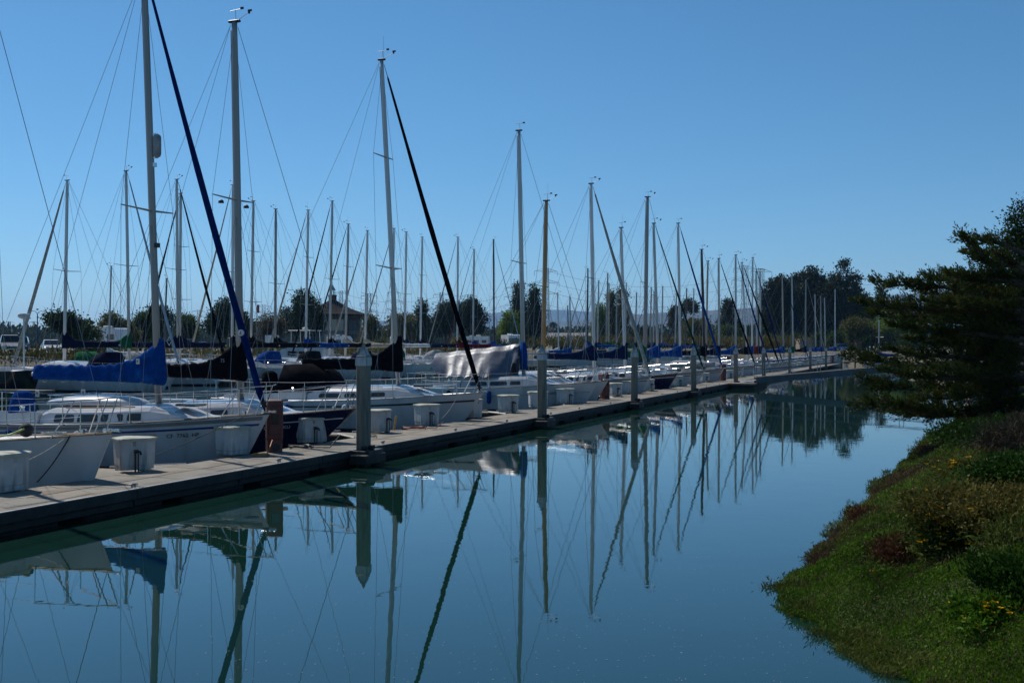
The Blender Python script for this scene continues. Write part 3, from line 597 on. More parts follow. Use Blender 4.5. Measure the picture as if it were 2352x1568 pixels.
# boat 0: only its bow is in view
x0, y0 = on_p(257, 1.05); s0 = s_of(x0, y0); q = sp(s0, 4.25)
t0, h0, z0, m0 = sailboat('white sailboat whose bare bow reaches over the dock at the left edge', q.x, q.y, HEAD_IN, J=3.2, L=8.6, Bm=2.7, fb=1.17, fs=.9, over=.55, mast_h=11.2, rake=-.25, stripes=(), lod=2, seed=3, rail='teak', cover='cblue', win=3, cabin=False, group='sailboats moored bow to the near dock')
# boat 1
t1, h1, z1, m1 = row1('white sailboat with bright blue sail cover and blue furled jib, number CF 7762 HP', 365, 327, -62, J=2.85, L=8.4, Bm=2.8, fb=1.22, fs=.95, over=.72, seed=1, cover='cblue', hm=.86, he=.26, E=3.55, zb=1.98, fs_mat='furlblue', fs_r=.075, mast='alud', mw=.088, lod=2, spreaders=(.45,), reg='CF  7762  HP', win=4, cab_h=.37, group='sailboats moored bow to the near dock')
hm_ = [c for c in t1.children if c.name.startswith('mast')][0]
b = B(); c = m1(.60); b.lathe((c.x+.19, 0, c.z-.28), [(.01, 0), (.075, .05), (.09, .10), (.09, .27), (.092, .275), (.092, .29), (.09, .30), (.09, .46), (.075, .51), (.01, .56)], 12); b.build('radar_reflector', G['cgrey'], hm_, smooth=True)
b = B(); b.box((c.x+.09, 0, c.z-.26), (.25, .03, .03)); b.box((c.x+.07, 0, c.z+.27), (.22, .03, .03)); b.box((c.x+.13, 0, c.z-.42), (.06, .07, .09)); b.build('reflector_bracket', G['steel'], hm_)
B().box((m1(.37).x+.10, 0, m1(.37).z), (.09, .10, .10)).build('steaming_light', G['black'], hm_)
cv = B(); R = []
for z, a, w in ((0, .36, .30), (.25, .33, .27), (.5, .28, .22), (.62, .22, .18), (.66, .12, .12)): R.append([Vector((a*math.cos(k*math.pi/5)*(1+.05*math.sin(k*3+z*9)), w*math.sin(k*math.pi/5), z)) for k in range(10)])
cv.loft(R); cv.build('binnacle_cover', G['cblue'], t1, (-3.75, -.1, z1(-3.7)+.05), smooth=True)
R = []
for q, w, hh in ((-1.3, .30, .06), (-1.25, .46, .13), (-.8, .54, .2), (0, .56, .23), (.6, .5, .2), (1.0, .34, .14), (1.15, .1, .05)): R.append([Vector((q, w*math.cos(math.pi*k/6), hh*math.sin(math.pi*k/6))) for k in range(7)])
tg_ = B().loft(R, True, True).build('upturned_dinghy', G['white'], None, smooth=True); tg_.location = t1.matrix_basis @ Vector((-1.45, -.05, z1(-1.4)+.40)); tg_.rotation_euler = (0, 0, HEAD_IN); tag(tg_, 'small white dinghy stowed upside down on the cabin of the blue-covered sailboat', 'dinghy')
for xx, txt in ((-2.25, '9'), (-1.0, 'A')):
    o = B().bbox((xx, -1.26, z1(xx)+.70), (.11, .012, .14), .004).build('berth_tag', G['cwhite'], t1); lettering('berth_letter', txt, .10, G['letterb'], o, (xx, -1.268, z1(xx)+.70), (1, 0, 0), (0, 0, 1))
o = B().bbox((-.45, -.152, 2.34), (.09, .012, .12), .003).build('cover_label', G['cwhite'], t1); lettering('cover_print', '8', .08, G['letter'], o, (-.45, -.16, 2.34), (1, 0, 0), (0, 0, 1))
bw = Vector((2.75, 0, z1(2.7)+.05)); ft = m1(.985); ctr = ft.lerp(bw, .822)
b = B(); Mx = Matrix.Rotation(math.radians(90), 3, 'X'); R = [[ctr+Vector((0, -.085+yy, 0))+(Mx @ Vector((r*math.cos(k*math.pi/8), r*math.sin(k*math.pi/8), 0))) for k in range(16)] for r, yy in ((.070, .03), (.070, -.004), (.02, -.007))]
b.loft(R); so_ = b.build('round_patch', G['cwhite'], t1)
B().box(ctr+Vector((.005, -.10, .005)), (.018, .012, .055), Matrix.Rotation(.35, 3, 'Y')).build('patch_emblem', G['redst'], so_); B().box(ctr+Vector((.0, -.098, -.025)), (.055, .008, .012)).build('patch_emblem', G['letterb'], so_)
# boat 2
t2, h2, z2, m2 = row1('dark navy sailboat with black sail cover and long raked bow, number CF 5386 KU', 553, 537, 50, J=3.25, L=8.6, Bm=2.6, fb=1.18, fs=.82, over=1.35, hull='navy', seed=4, cover='cblack', hm=.98, he=.24, E=3.4, zb=1.98, mast='alud', mw=.102, lod=2, spreaders=(.53,), stripes=(('letterw', .80, .825),), reg='CF 5386 KU', regmat='letterw', win=3, rail='toerail', group='sailboats moored bow to the near dock')
b = B()
for sd in (-1, 1): c = m2(.53)+Vector((-.1, sd*.55, -.03)); b.lathe(c-Vector((0, 0, .10)), [(.075, 0), (.06, .06), (.02, .09)], 8)
b.build('deck_light', G['black'], [c for c in t2.children if c.name.startswith('mast')][0])
lettering('cover_print', '75', .13, G['greystripe'], t2, (-.42, -.165, 2.32), (1, 0, 0), (0, 0, 1))
# boat 3
t3, h3, z3, m3 = row1('white racing sloop with black sail cover, black furled jib and perforated aluminium rail', 915, 875, 135, J=2.95, L=9.4, Bm=3.0, fb=1.22, fs=.95, over=.85, seed=5, cover='cblack', hm=1.0, he=.27, E=3.6, zb=2.02, fs_mat='cblack', fs_r=.085, mast='alu', mw=.080, lod=2, spreaders=(.36, .70), rail='alurail', stripes=(('darkstripe', .78, .83),), win=3, cab_h=.40, group='sailboats moored bow to the near dock')
dg = B(); R = []
for xx, hh, w in ((-2.2, .08, .95), (-2.5, .62, .9), (-3.1, .92, .88), (-3.9, .88, .85), (-4.1, .3, .85)): R.append([Vector((xx, w*math.cos(math.pi*k/8), .95+.25+hh*min(1, math.sin(math.pi*k/8)*1.5))) for k in range(9)])
dg.loft(R).build('spray_hood', G['cblack'], t3, smooth=True)
cv = B(); cv.loft([[Vector((a*math.cos(k*math.pi/6), w*math.sin(k*math.pi/6), z)) for k in range(12)] for z, a, w in ((0, .30, .24), (.4, .31, .25), (.72, .26, .2), (.82, .12, .1))]); cv.build('wheel_cover', G['cblack'], t3, (-4.75, -.1, 1.05), smooth=True)
b = B()
for i in range(40):
    q = h3.pt(.05+.92*i/39, 1, -1, .008); b.box(q+Vector((0, 0, .012)), (.05, .012, .012))
b.build('rail_slots', G['letterw'], t3)
B().bbox((1.35, 0, z3(1.3)+.24), (.62, .5, .04), .015).build('blue_hatch', M('hatch_pale_blue', (.16, .32, .40), .3), t3)
# boat 4
t4, h4, z4, m4 = row1('white sailboat with shiny silver tarpaulin tent and blue mast boot, number CF 6410 GC', 1203, 1192, 300, J=3.25, L=8.4, Bm=2.8, fb=1.22, fs=.95, over=.70, seed=6, cover=None, E=3.6, zb=2.25, mast='alu', mw=.092, lod=2, spreaders=(.46,), stripes=(('greystripe', .66, .675),), reg='CF 6410 GC', win=3, cab_h=.48, group='sailboats moored bow to the near dock')
tn = B(); R = []; n = 26
for i in range(n+1):
    q = i/n; xx = -.2-3.9*q; rz = 2.80-.42*q+.012*math.sin(i*1.1); w = 1.10*(.35+.65*min(1, q*3)); lo = 1.42+.55*(q < .06)+.05*math.sin(i*2.0)+.45*smooth(.82, 1, q); ring = []
    for k in range(13):
        f = (k-6)/6; fold = .030*math.sin(i*2.3+abs(f)*2.6)*abs(f)+.016*math.sin(i*4.7+k*.8)*abs(f)+.02*math.sin(i*1.1+k); ring.append(Vector((xx+.10*fold+.3*q*abs(f), f*w+fold*(1 if f > 0 else -1), rz-(rz-lo)*abs(f)**.9)))
    R.append(ring)
tn.loft(R, False, False); R2 = [[q-Vector((0, 0, .012)) for q in r] for r in R]
tn.build('tarpaulin', G['tarp'], t4, smooth=True)
B().tube([(0, 0, 1.72), (-.01, 0, 2.3), (-.02, 0, 2.86)], [.16, .19, .13], 10, .8).build('mast_boot', G['cblue'], t4, smooth=True)
# rest of the near row
GR = 'sailboats moored bow to the near dock'
near = [
 ('white sailboat with varnished wooden mast, behind the second pile', 1247, 1255, 462, dict(mast='mwood', mw=.10, cover=None, seed=7, L=7.8, hull='white', cab_h=.62, win=3, stripes=())),
 ('white masted sailboat with thick pale furled jib, right of the wooden mast', 1365, 1358, 422, dict(mast='mwhite', fs_mat='furlwhite', fs_r=.095, cover='cmid', seed=8, hull='white', mw=.09)),
 ('navy hulled sailboat numbered CF 0103 SY with thin white mast, behind the third pile', 1436, 1427, 523, dict(mast='mwhite', cover='cmid', seed=9, hull='navy', reg='CF 0103 SY', regmat='letterw', stripes=(('letterw', .84, .87),))),
 ('sailboat with thick grey mast just right of the third pile', 1481, 1487, 453, dict(mast='alud', mw=.115, cover='cgreen', seed=10)),
 ('sailboat with pale mast and dark green furled jib, next to the thick grey mast', 1512, 1502, 513, dict(mast='alu', fs_mat='furlgreen', fs_r=.06, cover='cblue', seed=11, hull='cream')),
 ('sailboat with white mast, blue furled jib and bright blue cover, left of the fourth pile', 1563, 1558, 513, dict(mast='mwhite', fs_mat='cblue', fs_r=.075, cover='cblue', seed=12, hull='white')),
 ('black masted sailboat just right of the fourth pile', 1619, 1612, 573, dict(mast='mbrown', mw=.10, cover='cblack', seed=13, hull='white')),
 ('tan masted sailboat with red hull close behind the black mast', 1621, 1626, 600, dict(mast='mtan', cover='cnavy', seed=14, p=7.5, hull='redhull')),
 ('white sailboat with slim alloy mast and black furled jib, left of the fifth pile', 1652, 1651, 594, dict(mast='alu', fs_mat='cblack', fs_r=.07, cover='cnavy', seed=15)),
 ('white sailboat with tall mast directly behind the fifth pile and navy furled jib', 1690, 1690, 586, dict(mast='alu', fs_mat='furlblue', fs_r=.07, cover='cblue', seed=16)),
 ('white sailboat whose mast leans left, between fifth and sixth pile, with black furled jib', 1717, 1705, 603, dict(mast='mwhite', fs_mat='cblack', fs_r=.085, cover='cblack', seed=17)),
 ('white sailboat with tall white mast and wind gauge just left of the sixth pile', 1727, 1729, 592, dict(mast='mwhite', fs_mat='furlblue', fs_r=.06, cover='cblue', seed=18)),
 ('sailboat with plain alloy mast, first of two slim masts behind the sixth pile', 1739, 1737, 624, dict(mast='alu', cover='cmaroon', seed=19)),
 ('sailboat with plain alloy mast, second of two slim masts behind the sixth pile', 1747, 1746, 625, dict(mast='alu', cover='cmid', seed=20)),
 ('sailboat with tan mast before the eucalyptus grove, left of the seventh pile', 1800, 1797, 633, dict(mast='mtan', fs_mat='furlblue', fs_r=.05, cover='cblue', seed=21)),
 ('sailboat with pale mast before the eucalyptus grove, at the seventh pile', 1822, 1819, 631, dict(mast='alu', cover='cgreen', seed=22)),
 ('sailboat with tall grey mast before the eucalyptus grove, left of the eighth pile', 1850, 1851, 642, dict(mast='alud', fs_mat='furlwhite', fs_r=.04, cover='cblack', seed=23)),
 ('sailboat with slim mast between the eighth and ninth pile', 1874, 1872, 675, dict(mast='alu', cover='cblue', seed=24)),
 ('sailboat with slim mast just left of the ninth pile', 1887, 1885, 679, dict(mast='alud', cover='cblue', seed=25)),
 ('sailboat with slim mast right at the ninth pile', 1896, 1894, 683, dict(mast='alu', cover='cmid', seed=26)),
 ('sailboat with pale tall mast just left of the tenth pile', 1918, 1918, 664, dict(mast='mwhite', cover='cblue', seed=28)),
]
for lb, ub, ut, vt, kw in near:
    kw = dict(kw); p = kw.pop('p', 4.0)
    row1(lb, ub, ut, vt, p, J=kw.pop('J', 3.0), group=GR, wr=.0075, lod=1, **kw)
for k in range(0, 22):                       # fingers between pairs of berths
    pass
for u in (318, 745+120, 1187, 1315, 1420, 1497, 1590, 1640): finger(s_of(*on_p(u, 1.9))-.15)
# mooring lines and things on the bow of the nearest boat
a = t0.matrix_basis
mooring('grey mooring line from the nearest bow down to the leftmost box', a @ Vector((2.55, -.3, z0(2.5)+.03)), on_p(50, 1.9)+(.75,), sag=.04)
mooring('black mooring line hanging down the nearest white bow', a @ Vector((2.6, -.33, z0(2.5)+.03)), a @ Vector((2.15, -.62, .36)), 'blackrope', .06, .011)
bq = t1.matrix_basis; mooring('dark mooring line from the CF 7762 HP bow to the finger dock', bq @ Vector((2.4, -.28, z1(2.4))), bq @ Vector((1.2, -1.75, .42)), 'blackrope', .03)
bq = t2.matrix_basis; mooring('pale blue mooring line from the navy bow to the dock box', bq @ Vector((2.3, -.42, z2(2.3)+.03)), on_p(745, 1.8)+(.5,), sag=.05)
bq = t3.matrix_basis; mooring('mooring line from the racing sloop bow to the dock', bq @ Vector((2.3, -.42, z3(2.3)+.03)), on_p(1010, 2.0)+(.42,), sag=.1)
bq = t4.matrix_basis; mooring('mooring line drooping along the hull of the tarpaulin boat', bq @ Vector((.4, -1.37, z4(.4)-.02)), bq @ Vector((-3.0, -1.36, z4(-3)-.1)), sag=.35)
c = a @ Vector((1.62, -.30, z0(1.6)+.16)); tag(B().ball(c, .125, 14, 10).build('ball_fender', G['rubber'], smooth=True), 'black ball fender on the foredeck of the nearest white sailboat', 'fender')
pts = [c+Vector((.02, -.12, .03)), a @ Vector((1.50, -.55, z0(1.5)+.10)), a @ Vector((1.38, -.74, z0(1.4)+.08)), a @ Vector((1.30, -.84, z0(1.3)-.08)), a @ Vector((1.28, -.83, .55))]
pp = []
for i in range(len(pts)-1): pp += [pts[i].lerp(pts[i+1], q/3) for q in range(3)]
tag(B().tube(pp+[pts[-1]], .017, 7).build('green_hose', G['hosegreen'], smooth=True), 'lime green hose hanging over the side of the nearest bow', 'hose')
pts = []
for i in range(60): q = i*.55; pts.append(a @ Vector((2.15+.17*math.cos(q)*(1+.3*math.sin(i*.7)), -.22+.10*math.sin(q*1.03), z0(2.1)+.05+.045*abs(math.sin(i*.9)))))
tag(B().tube(pts, .009, 5).build('rope_heap', G['rope']), 'heap of grey rope on the foredeck of the nearest white sailboat', 'rope')
# ---------------------------------------------------------------- second dock and the far rows
far_dock = thing('floating_dock', 'far floating dock behind the first row of boats, mostly hidden', 'dock', sp(0, 45), RZ)
B().bbox((45, 0, DECK-.06), (190, 1.8, .12), .02).build('deck', G['slab'], far_dock); B().bbox((45, 0, .06), (189, 1.6, .4), .02).build('float', G['float'], far_dock)
for s in np.arange(-30, 130, 9.5): B().bbox((s, -6.2, DECK-.10), (.9, 10.5, .10), .01).build('finger_deck', G['slab'], far_dock); B().bbox((s, -6.2, .08), (.98, 10.4, .26), .01).build('finger_float', G['wale'], far_dock)
FG = 'sailboats in the far rows'
far = [  # top u, top v, p, bow (L away / R towards), mast, furl, cover, note
 (148, 415, 38, 'L', 'mwhite', ('furlwhite', .11), 'cnavy', 'with pale furled jib, leftmost tall mast'),
 (249, 612, 56, 'L', 'alu', None, 'cwhite', 'short slim mast left of the green cover'),
 (297, 392, 38, 'R', 'alu', ('furlpale', .09), 'cgreen', 'with green sail cover and pale blue furled jib'),
 (376, 640, 56, 'L', 'mblack', None, None, 'short black mast just right of the nearest big mast'),
 (409, 412, 38, 'R', 'alu', ('cblack', .09), 'cnavy', 'with navy cover, black furled jib to the right and two close masts'),
 (413, 445, 41, 'L', 'alu', ('cblack', .08), 'cnavy', 'with black furled jib to the left, right behind a taller mast'),
 (533, 425, 38, 'L', 'mwhite', ('ctan', .08), 'cblack', 'with tan furled jib, just left of the thick mast of the navy boat'),
 (576, 462, 38, 'L', 'alu', None, 'cblack', 'with bare mast just right of the navy boat mast'),
 (632, 480, 38, 'L', 'alud', None, 'cblack', 'with dark grey mast and white boom'),
 (702, 483, 38, 'L', 'mwhite', ('furlwhite', .08), 'cblue', 'with bright blue sail cover and white furled jib to the left'),
 (757, 462, 38, 'L', 'alu', ('cblack', .08), 'cblack', 'with black furled jib and mast rising before the pavilion'),
 (793, 515, 38, 'L', 'alu', ('cblack', .07), 'ctan', 'with leaning mast and thin black jib by the pavilion cupola'),
 (838, 530, 38, 'L', 'mwhite', ('furlwhite', .08), 'ctan', 'with white furled jib and tan cover, mast behind the nearest pile'),
 (899, 525, 38, 'L', 'mwhite', ('furlwhite', .07), 'cwhite', 'with white mast just left of the racing sloop mast'),
 (929, 533, 38, 'L', 'mwhite', None, 'cmid', 'with bare white boom just right of the racing sloop mast'),
 (965, 545, 38, 'L', 'mwhite', None, 'cnavy', 'with faded navy cover and white mast'),
 (1050, 545, 38, 'L', 'mwhite', ('furlwhite', .07), 'cmaroon', 'with maroon sail cover and white mast'),
 (1086, 573, 42, 'L', 'alu', ('cmaroon', .05), 'cblue', 'with dark red furled jib and blue cover'),
 (1135, 550, 40, 'R', 'mblack', ('furlpale', .06), 'cblue', 'with slender black mast left of the tarpaulin boat'),
 (1283, 673, 36, 'R', 'mwhite', None, 'cwhite', 'with short white mast right of the wooden mast'),
 (1306, 702, 38, 'R', 'mblack', None, 'cblue', 'with short black mast'),
 (1311, 681, 34, 'R', 'alud', ('furlwhite', .05), 'cblue', 'with short grey mast and blue cover'),
 (1345, 675, 36, 'L', 'alu', ('furlwhite', .06), 'cmid', 'with short mast left of a black mast'),
 (1349, 617, 34, 'L', 'mblack', ('furlwhite', .07), 'cblue', 'with tall black mast and blue boom cover'),
 (1372, 645, 36, 'L', 'alu', ('furlwhite', .06), 'cmid', 'with grey mast right behind the white mast of the near row'),
 (1392, 628, 34, 'L', 'alud', ('furlwhite', .07), 'cgreen', 'with tall dull mast before the yellow poplars'),
 (1398, 651, 36, 'L', 'mtan', None, 'cgreen', 'with tan mast before the yellow poplars'),
 (1415, 670, 38, 'L', 'alud', ('furlblue', .05), 'cnavy', 'with blue furled jib before the poplars'),
 (1436, 650, 36, 'L', 'alu', None, 'cnavy', 'with mast right of the poplar tops'),
 (1458, 672, 34, 'L', 'alud', ('furlwhite', .05), 'cnavy', 'with dull mast above the third pile'),
 (1478, 652, 32, 'L', 'mwhite', None, 'cnavy', 'with pale mast hugging the thick grey mast on its left'),
 (1493, 661, 32, 'L', 'alud', ('furlblue', .05), 'cblue', 'with dull mast and thin blue jib right of the thick grey mast'),
 (1501, 670, 31, 'L', 'alu', None, 'cmid', 'with slim mast beside a leaning pale mast'),
 (1519, 658, 30, 'L', 'alu', ('furlwhite', .05), 'cblue', 'with slim mast and pale jib before the dark far trees'),
 (1550, 671, 29, 'L', 'alu', ('furlblue', .05), 'cblue', 'with slim mast before the round olive tree, left'),
 (1574, 663, 29, 'L', 'mbrown', ('furlblue', .05), 'cnavy', 'with brown mast before the round olive tree'),
 (1590, 664, 28, 'L', 'alu', None, 'cmid', 'with slim mast right of the round olive tree'),
]
for k, (u, v, p, dr, ms, fu, cv_, note) in enumerate(far):
    x, y = on_p(u, p); mh = ZC-(v-HZ)/F*y; big = mh > 11
    hd = (HEAD_OUT if dr == 'L' else HEAD_IN)+random.uniform(-.03, .03)
    L = 11 if big else 8.5; nm = 'far sailboat '+note
    hu = {4: 'white', 24: 'greenhull', 25: 'greenhull', 12: 'cream', 36: 'redhull', 1: 'blackhull'}.get(k, 'white')
    t, h, zf, mp = sailboat(nm, x, y, hd, J=L*.37, L=L, Bm=L*.32, fb=1.5 if big else 1.2, fs=1.15 if big else .9, over=.8, hull=hu, mast_h=mh, rake=random.uniform(-.35, -.05), mast=ms, mw=.115 if big else .085, spreaders=(.36, .68) if big and k % 2 else (.5,), fs_mat=fu[0] if fu else None, fs_r=fu[1] if fu else 0, cover=cv_, E=L*.38, hm=1.0 if big else .75, he=.28, lod=1 if (k < 19) else 0, seed=30+k, group=FG, wr=.0095, cab_h=.55 if big else .42, stripes=(('darkstripe', .80, .86),) if k % 3 else (), win=3, zb=2.75 if big else 2.0)
    if k < 19 and k % 2 == 0:     # dodger canvas
        dg = B(); R = []; c_ = ('cnavy', 'cblue', 'cgreen', 'cblack', 'cgrey')[k % 5]; xa = -L*.27
        for xx, hh, w in ((xa+.5, .05, 1.1), (xa+.2, .65, 1.05), (xa-.5, .95, 1.0), (xa-.8, .9, 1.0)): R.append([Vector((xx, w*math.cos(math.pi*j/8), zf(xx)+.3+hh*min(1, math.sin(math.pi*j/8)*1.5))) for j in range(9)])
        dg.loft(R).build('spray_hood', G[c_], t, smooth=True)
    if k == 4:
        b = B(); z_ = 3.1; xx = -.62; yy = -.17
        b.add([(xx, yy, z_+.34), (xx+.22, yy, z_), (xx, yy, z_-.34), (xx-.22, yy, z_)], [(0, 1, 2, 3)]); o = b.build('sail_emblem', G['letterw'], t)
        B().add([(xx, yy-.006, z_+.26), (xx+.17, yy-.006, z_), (xx, yy-.006, z_-.26), (xx-.17, yy-.006, z_)], [(0, 1, 2, 3)]).build('emblem_field', G['cnavy'], o)
        lettering('emblem_letter', 'C', .20, G['letterw'], o, (xx, yy-.010, z_+.06), (1, 0, 0), (0, 0, 1))
    for kk, txt, c_ in ((12, 'SE', 'letter'), (15, 'MARI', 'letter')):
        if k == kk:
            a_ = h.pt(0, .55, 0); lettering('boat_name', txt, .34, G[c_], t, (h.pt(0, .6, 1).x-.02, .0, h.sheer(0)*.62), (0, -1, 0), (-.1, 0, 1))
# dark hulled boat with radar post at the left edge
x, y = at(4, 880, 66).x, 66.
tr, hr, zr, mr = sailboat('black hulled ketch with radar dome on a white post, at the left edge', x-5, y+2, HEAD_OUT, J=4, L=11, Bm=3.4, fb=1.6, fs=1.3, hull='blackhull', mast_h=13, cover='cblack', E=4, lod=1, seed=77, group=FG, zb=2.8, stripes=())
b = B(); b.tube([(-6.3, -.6, 1.2), (-6.3, -.6, 4.35)], .05, 8); pst = b.build('radar_post', G['mwhite'], tr)
B().lathe((-6.3, -.6, 4.3), [(.05, 0), (.2, .05), (.32, .12), (.34, .2), (.34, .26), (.3, .33), (.1, .36)], 16).build('radar_dome', G['cwhite'], pst, smooth=True)
# little sailboat beyond the gangway
q = at(2018, 851, 131); sailboat('small white sailboat with bright blue cover beyond the gangway', q.x, q.y, math.radians(200), J=2.2, L=6.2, Bm=2.2, fb=.9, fs=.7, mast_h=6.5, rake=-.05, cover='cblue', E=2.6, hm=.5, lod=0, seed=91, group=FG, mw=.07, zb=1.7)
# motor yacht with flying bridge
q = at(690, 840, 128); my = thing('motor_yacht', 'white motor yacht with flying bridge in front of the big dark tree', 'motor yacht', (q.x, q.y, 0), HEAD_OUT)
h = Hull(11, 5.5, 3.6, 1.7, 1.3, .9, .9); b = B(); b.loft([[h.pt(q_, f, -1) for f in FSX[::-1]]+[h.pt(q_, f, 1) for f in FSX] for q_ in TS], True, False); b.build('hull', G['white'], my, smooth=True)
b = B()
for z0_, z1_, xa, xb, w in ((1.2, 2.5, -3.5, 2.6, 1.45),): b.loft([[Vector((xa, -w, z0_)), Vector((xb, -w*.9, z0_)), Vector((xb, w*.9, z0_)), Vector((xa, w, z0_))], [Vector((xa, -w*.95, z1_)), Vector((xb-.9, -w*.85, z1_)), Vector((xb-.9, w*.85, z1_)), Vector((xa, w*.95, z1_))]])
b.build('deckhouse', G['white'], my)
for sd in (-1, 1):
    for xx in (-2.6, -1.2, .2): B().box((xx, sd*1.425, 2.0), (1.1, .06, .5)).build('window', G['glass'], my)
B().loft([[Vector((x_, y_, z_)) for x_, y_ in ((-2.5, -1.3), (1.0, -1.2), (1.3, 0), (1.0, 1.2), (-2.5, 1.3))] for z_ in (2.52, 3.25)]).build('flying_bridge', G['white'], my)
B().bbox((-.6, 0, 4.55), (2.9, 2.5, .1), .04).build('hard_top', G['white'], my)
for xx, yy in ((-1.9, -1.1), (-1.9, 1.1), (.6, -1), (.6, 1)): B().tube([(xx, yy, 3.2), (xx*.95, yy, 4.5)], .035, 6).build('top_post', G['steel'], my)
B().lathe((-.6, 0, 4.6), [(.1, 0), (.3, .1), (.32, .25), (.1, .34)], 12).build('radar_dome', G['cwhite'], my)
# sign
q = at(1406, 803, 158); sg_ = thing('channel_sign', 'white sign on a post reading END OF CHANNEL', 'sign', (q.x, q.y, 0))
B().box((0, .06, 1.2), (.14, .1, 3.2)).build('post', G['timber'], sg_)
o = B().bbox((0, 0, q.z), (1.05, .03, .72), .008).build('sign_board', G['cwhite'], sg_)
lettering('sign_text', 'END OF', .235, G['letter'], o, (0, -.02, q.z+.16), (1, 0, 0), (0, 0, 1)); lettering('sign_text', 'CHANNEL', .235, G['letter'], o, (0, -.02, q.z-.17), (1, 0, 0), (0, 0, 1))
# grey inflatable on the dock edge
q = on_p(1590, 2.9); R = []
for i in range(9): f = i/8; R.append([Vector((-1.5+3*f, .5*math.cos(k*math.pi/6)*(1 if 0 < i < 7 else .6), .35+.28*math.sin(k*math.pi/6)*(1 if 0 < i < 7 else .6))) for k in range(12)])
o = B().loft(R).build('rolled_dinghy', G['cgrey'], None, (q[0], q[1], 1.15), HEAD_IN, True); tag(o, 'grey inflatable dinghy laid across the bows left of the fourth pile', 'dinghy')
# ---------------------------------------------------------------- foliage helpers
def quads(P, T, S, w):                  # leaf faces: base points P, direction T (unit), length S, width ratio w
    n = len(P); r = RNG.normal(size=(n, 3)); sd = np.cross(T, r); sd /= np.linalg.norm(sd, axis=1)[:, None]+1e-9
    S = np.asarray(S)[:, None]; m = P+T*S*.45; up = np.cross(sd, T)*S*.06
    V = np.stack([P, m+sd*S*w/2+up, P+T*S, m-sd*S*w/2+up], 1).reshape(-1, 3)
    return V, np.arange(4*n).reshape(n, 4)
def unit(n):
    v = RNG.normal(size=(n, 3)); return v/np.linalg.norm(v, axis=1)[:, None]
def crown(lobes, n, size, clump=.5, per=28, aspect=.6, droop=0., shell=.55):
    lobes = np.array(lobes, float); a = (lobes[:, 3]*lobes[:, 4]+lobes[:, 5]*lobes[:, 4])**.8; nc = max(8, n//per)
    k = RNG.choice(len(lobes), nc, p=a/a.sum()); d = unit(nc); rr = shell+(1-shell)*RNG.random(nc)**.6
    C = lobes[k, :3]+d*lobes[k, 3:6]*rr[:, None]
    j = np.repeat(np.arange(nc), per); P = C[j]+RNG.normal(size=(len(j), 3))*clump*RNG.uniform(.5, 1.1, nc)[j][:, None]*np.array([1, 1, .75])
    T = unit(len(j))*.8+d[j]*.7; T[:, 2] -= droop; T /= np.linalg.norm(T, axis=1)[:, None]
    return quads(P, T, size*RNG.uniform(.6, 1.3, len(j)), aspect)
LF = {}
LF['dark'] = LEAF('leaves_dark', [(.012, .028, .010), (.028, .052, .016), (.045, .075, .022)], .22)
LF['mid'] = LEAF('leaves_mid', [(.022, .045, .012), (.05, .085, .02), (.085, .12, .03)], .3)
LF['olive'] = LEAF('leaves_olive', [(.05, .06, .018), (.10, .105, .03), (.16, .14, .04)], .3)
LF['yellow'] = LEAF('leaves_yellow', [(.13, .14, .02), (.24, .22, .025), (.36, .29, .03)], .35)
LF['euca'] = LEAF('leaves_eucalyptus', [(.016, .025, .014), (.032, .045, .022), (.055, .068, .034)], .2)
LF['pine'] = LEAF('leaves_pine', [(.014, .028, .016), (.03, .05, .026), (.06, .075, .035)], .18)
LF['lime'] = LEAF('leaves_lime', [(.06, .11, .015), (.13, .20, .025), (.2, .27, .04)], .4)
LF['brown'] = LEAF('leaves_brown', [(.04, .035, .018), (.08, .065, .03), (.11, .09, .04)], .25)
G['bark'] = M('bark', (.06, .048, .036), .9, 0, .35, 6, .6); G['barkpale'] = M('bark_pale', (.16, .135, .105), .9, 0, .3, 5, .5)
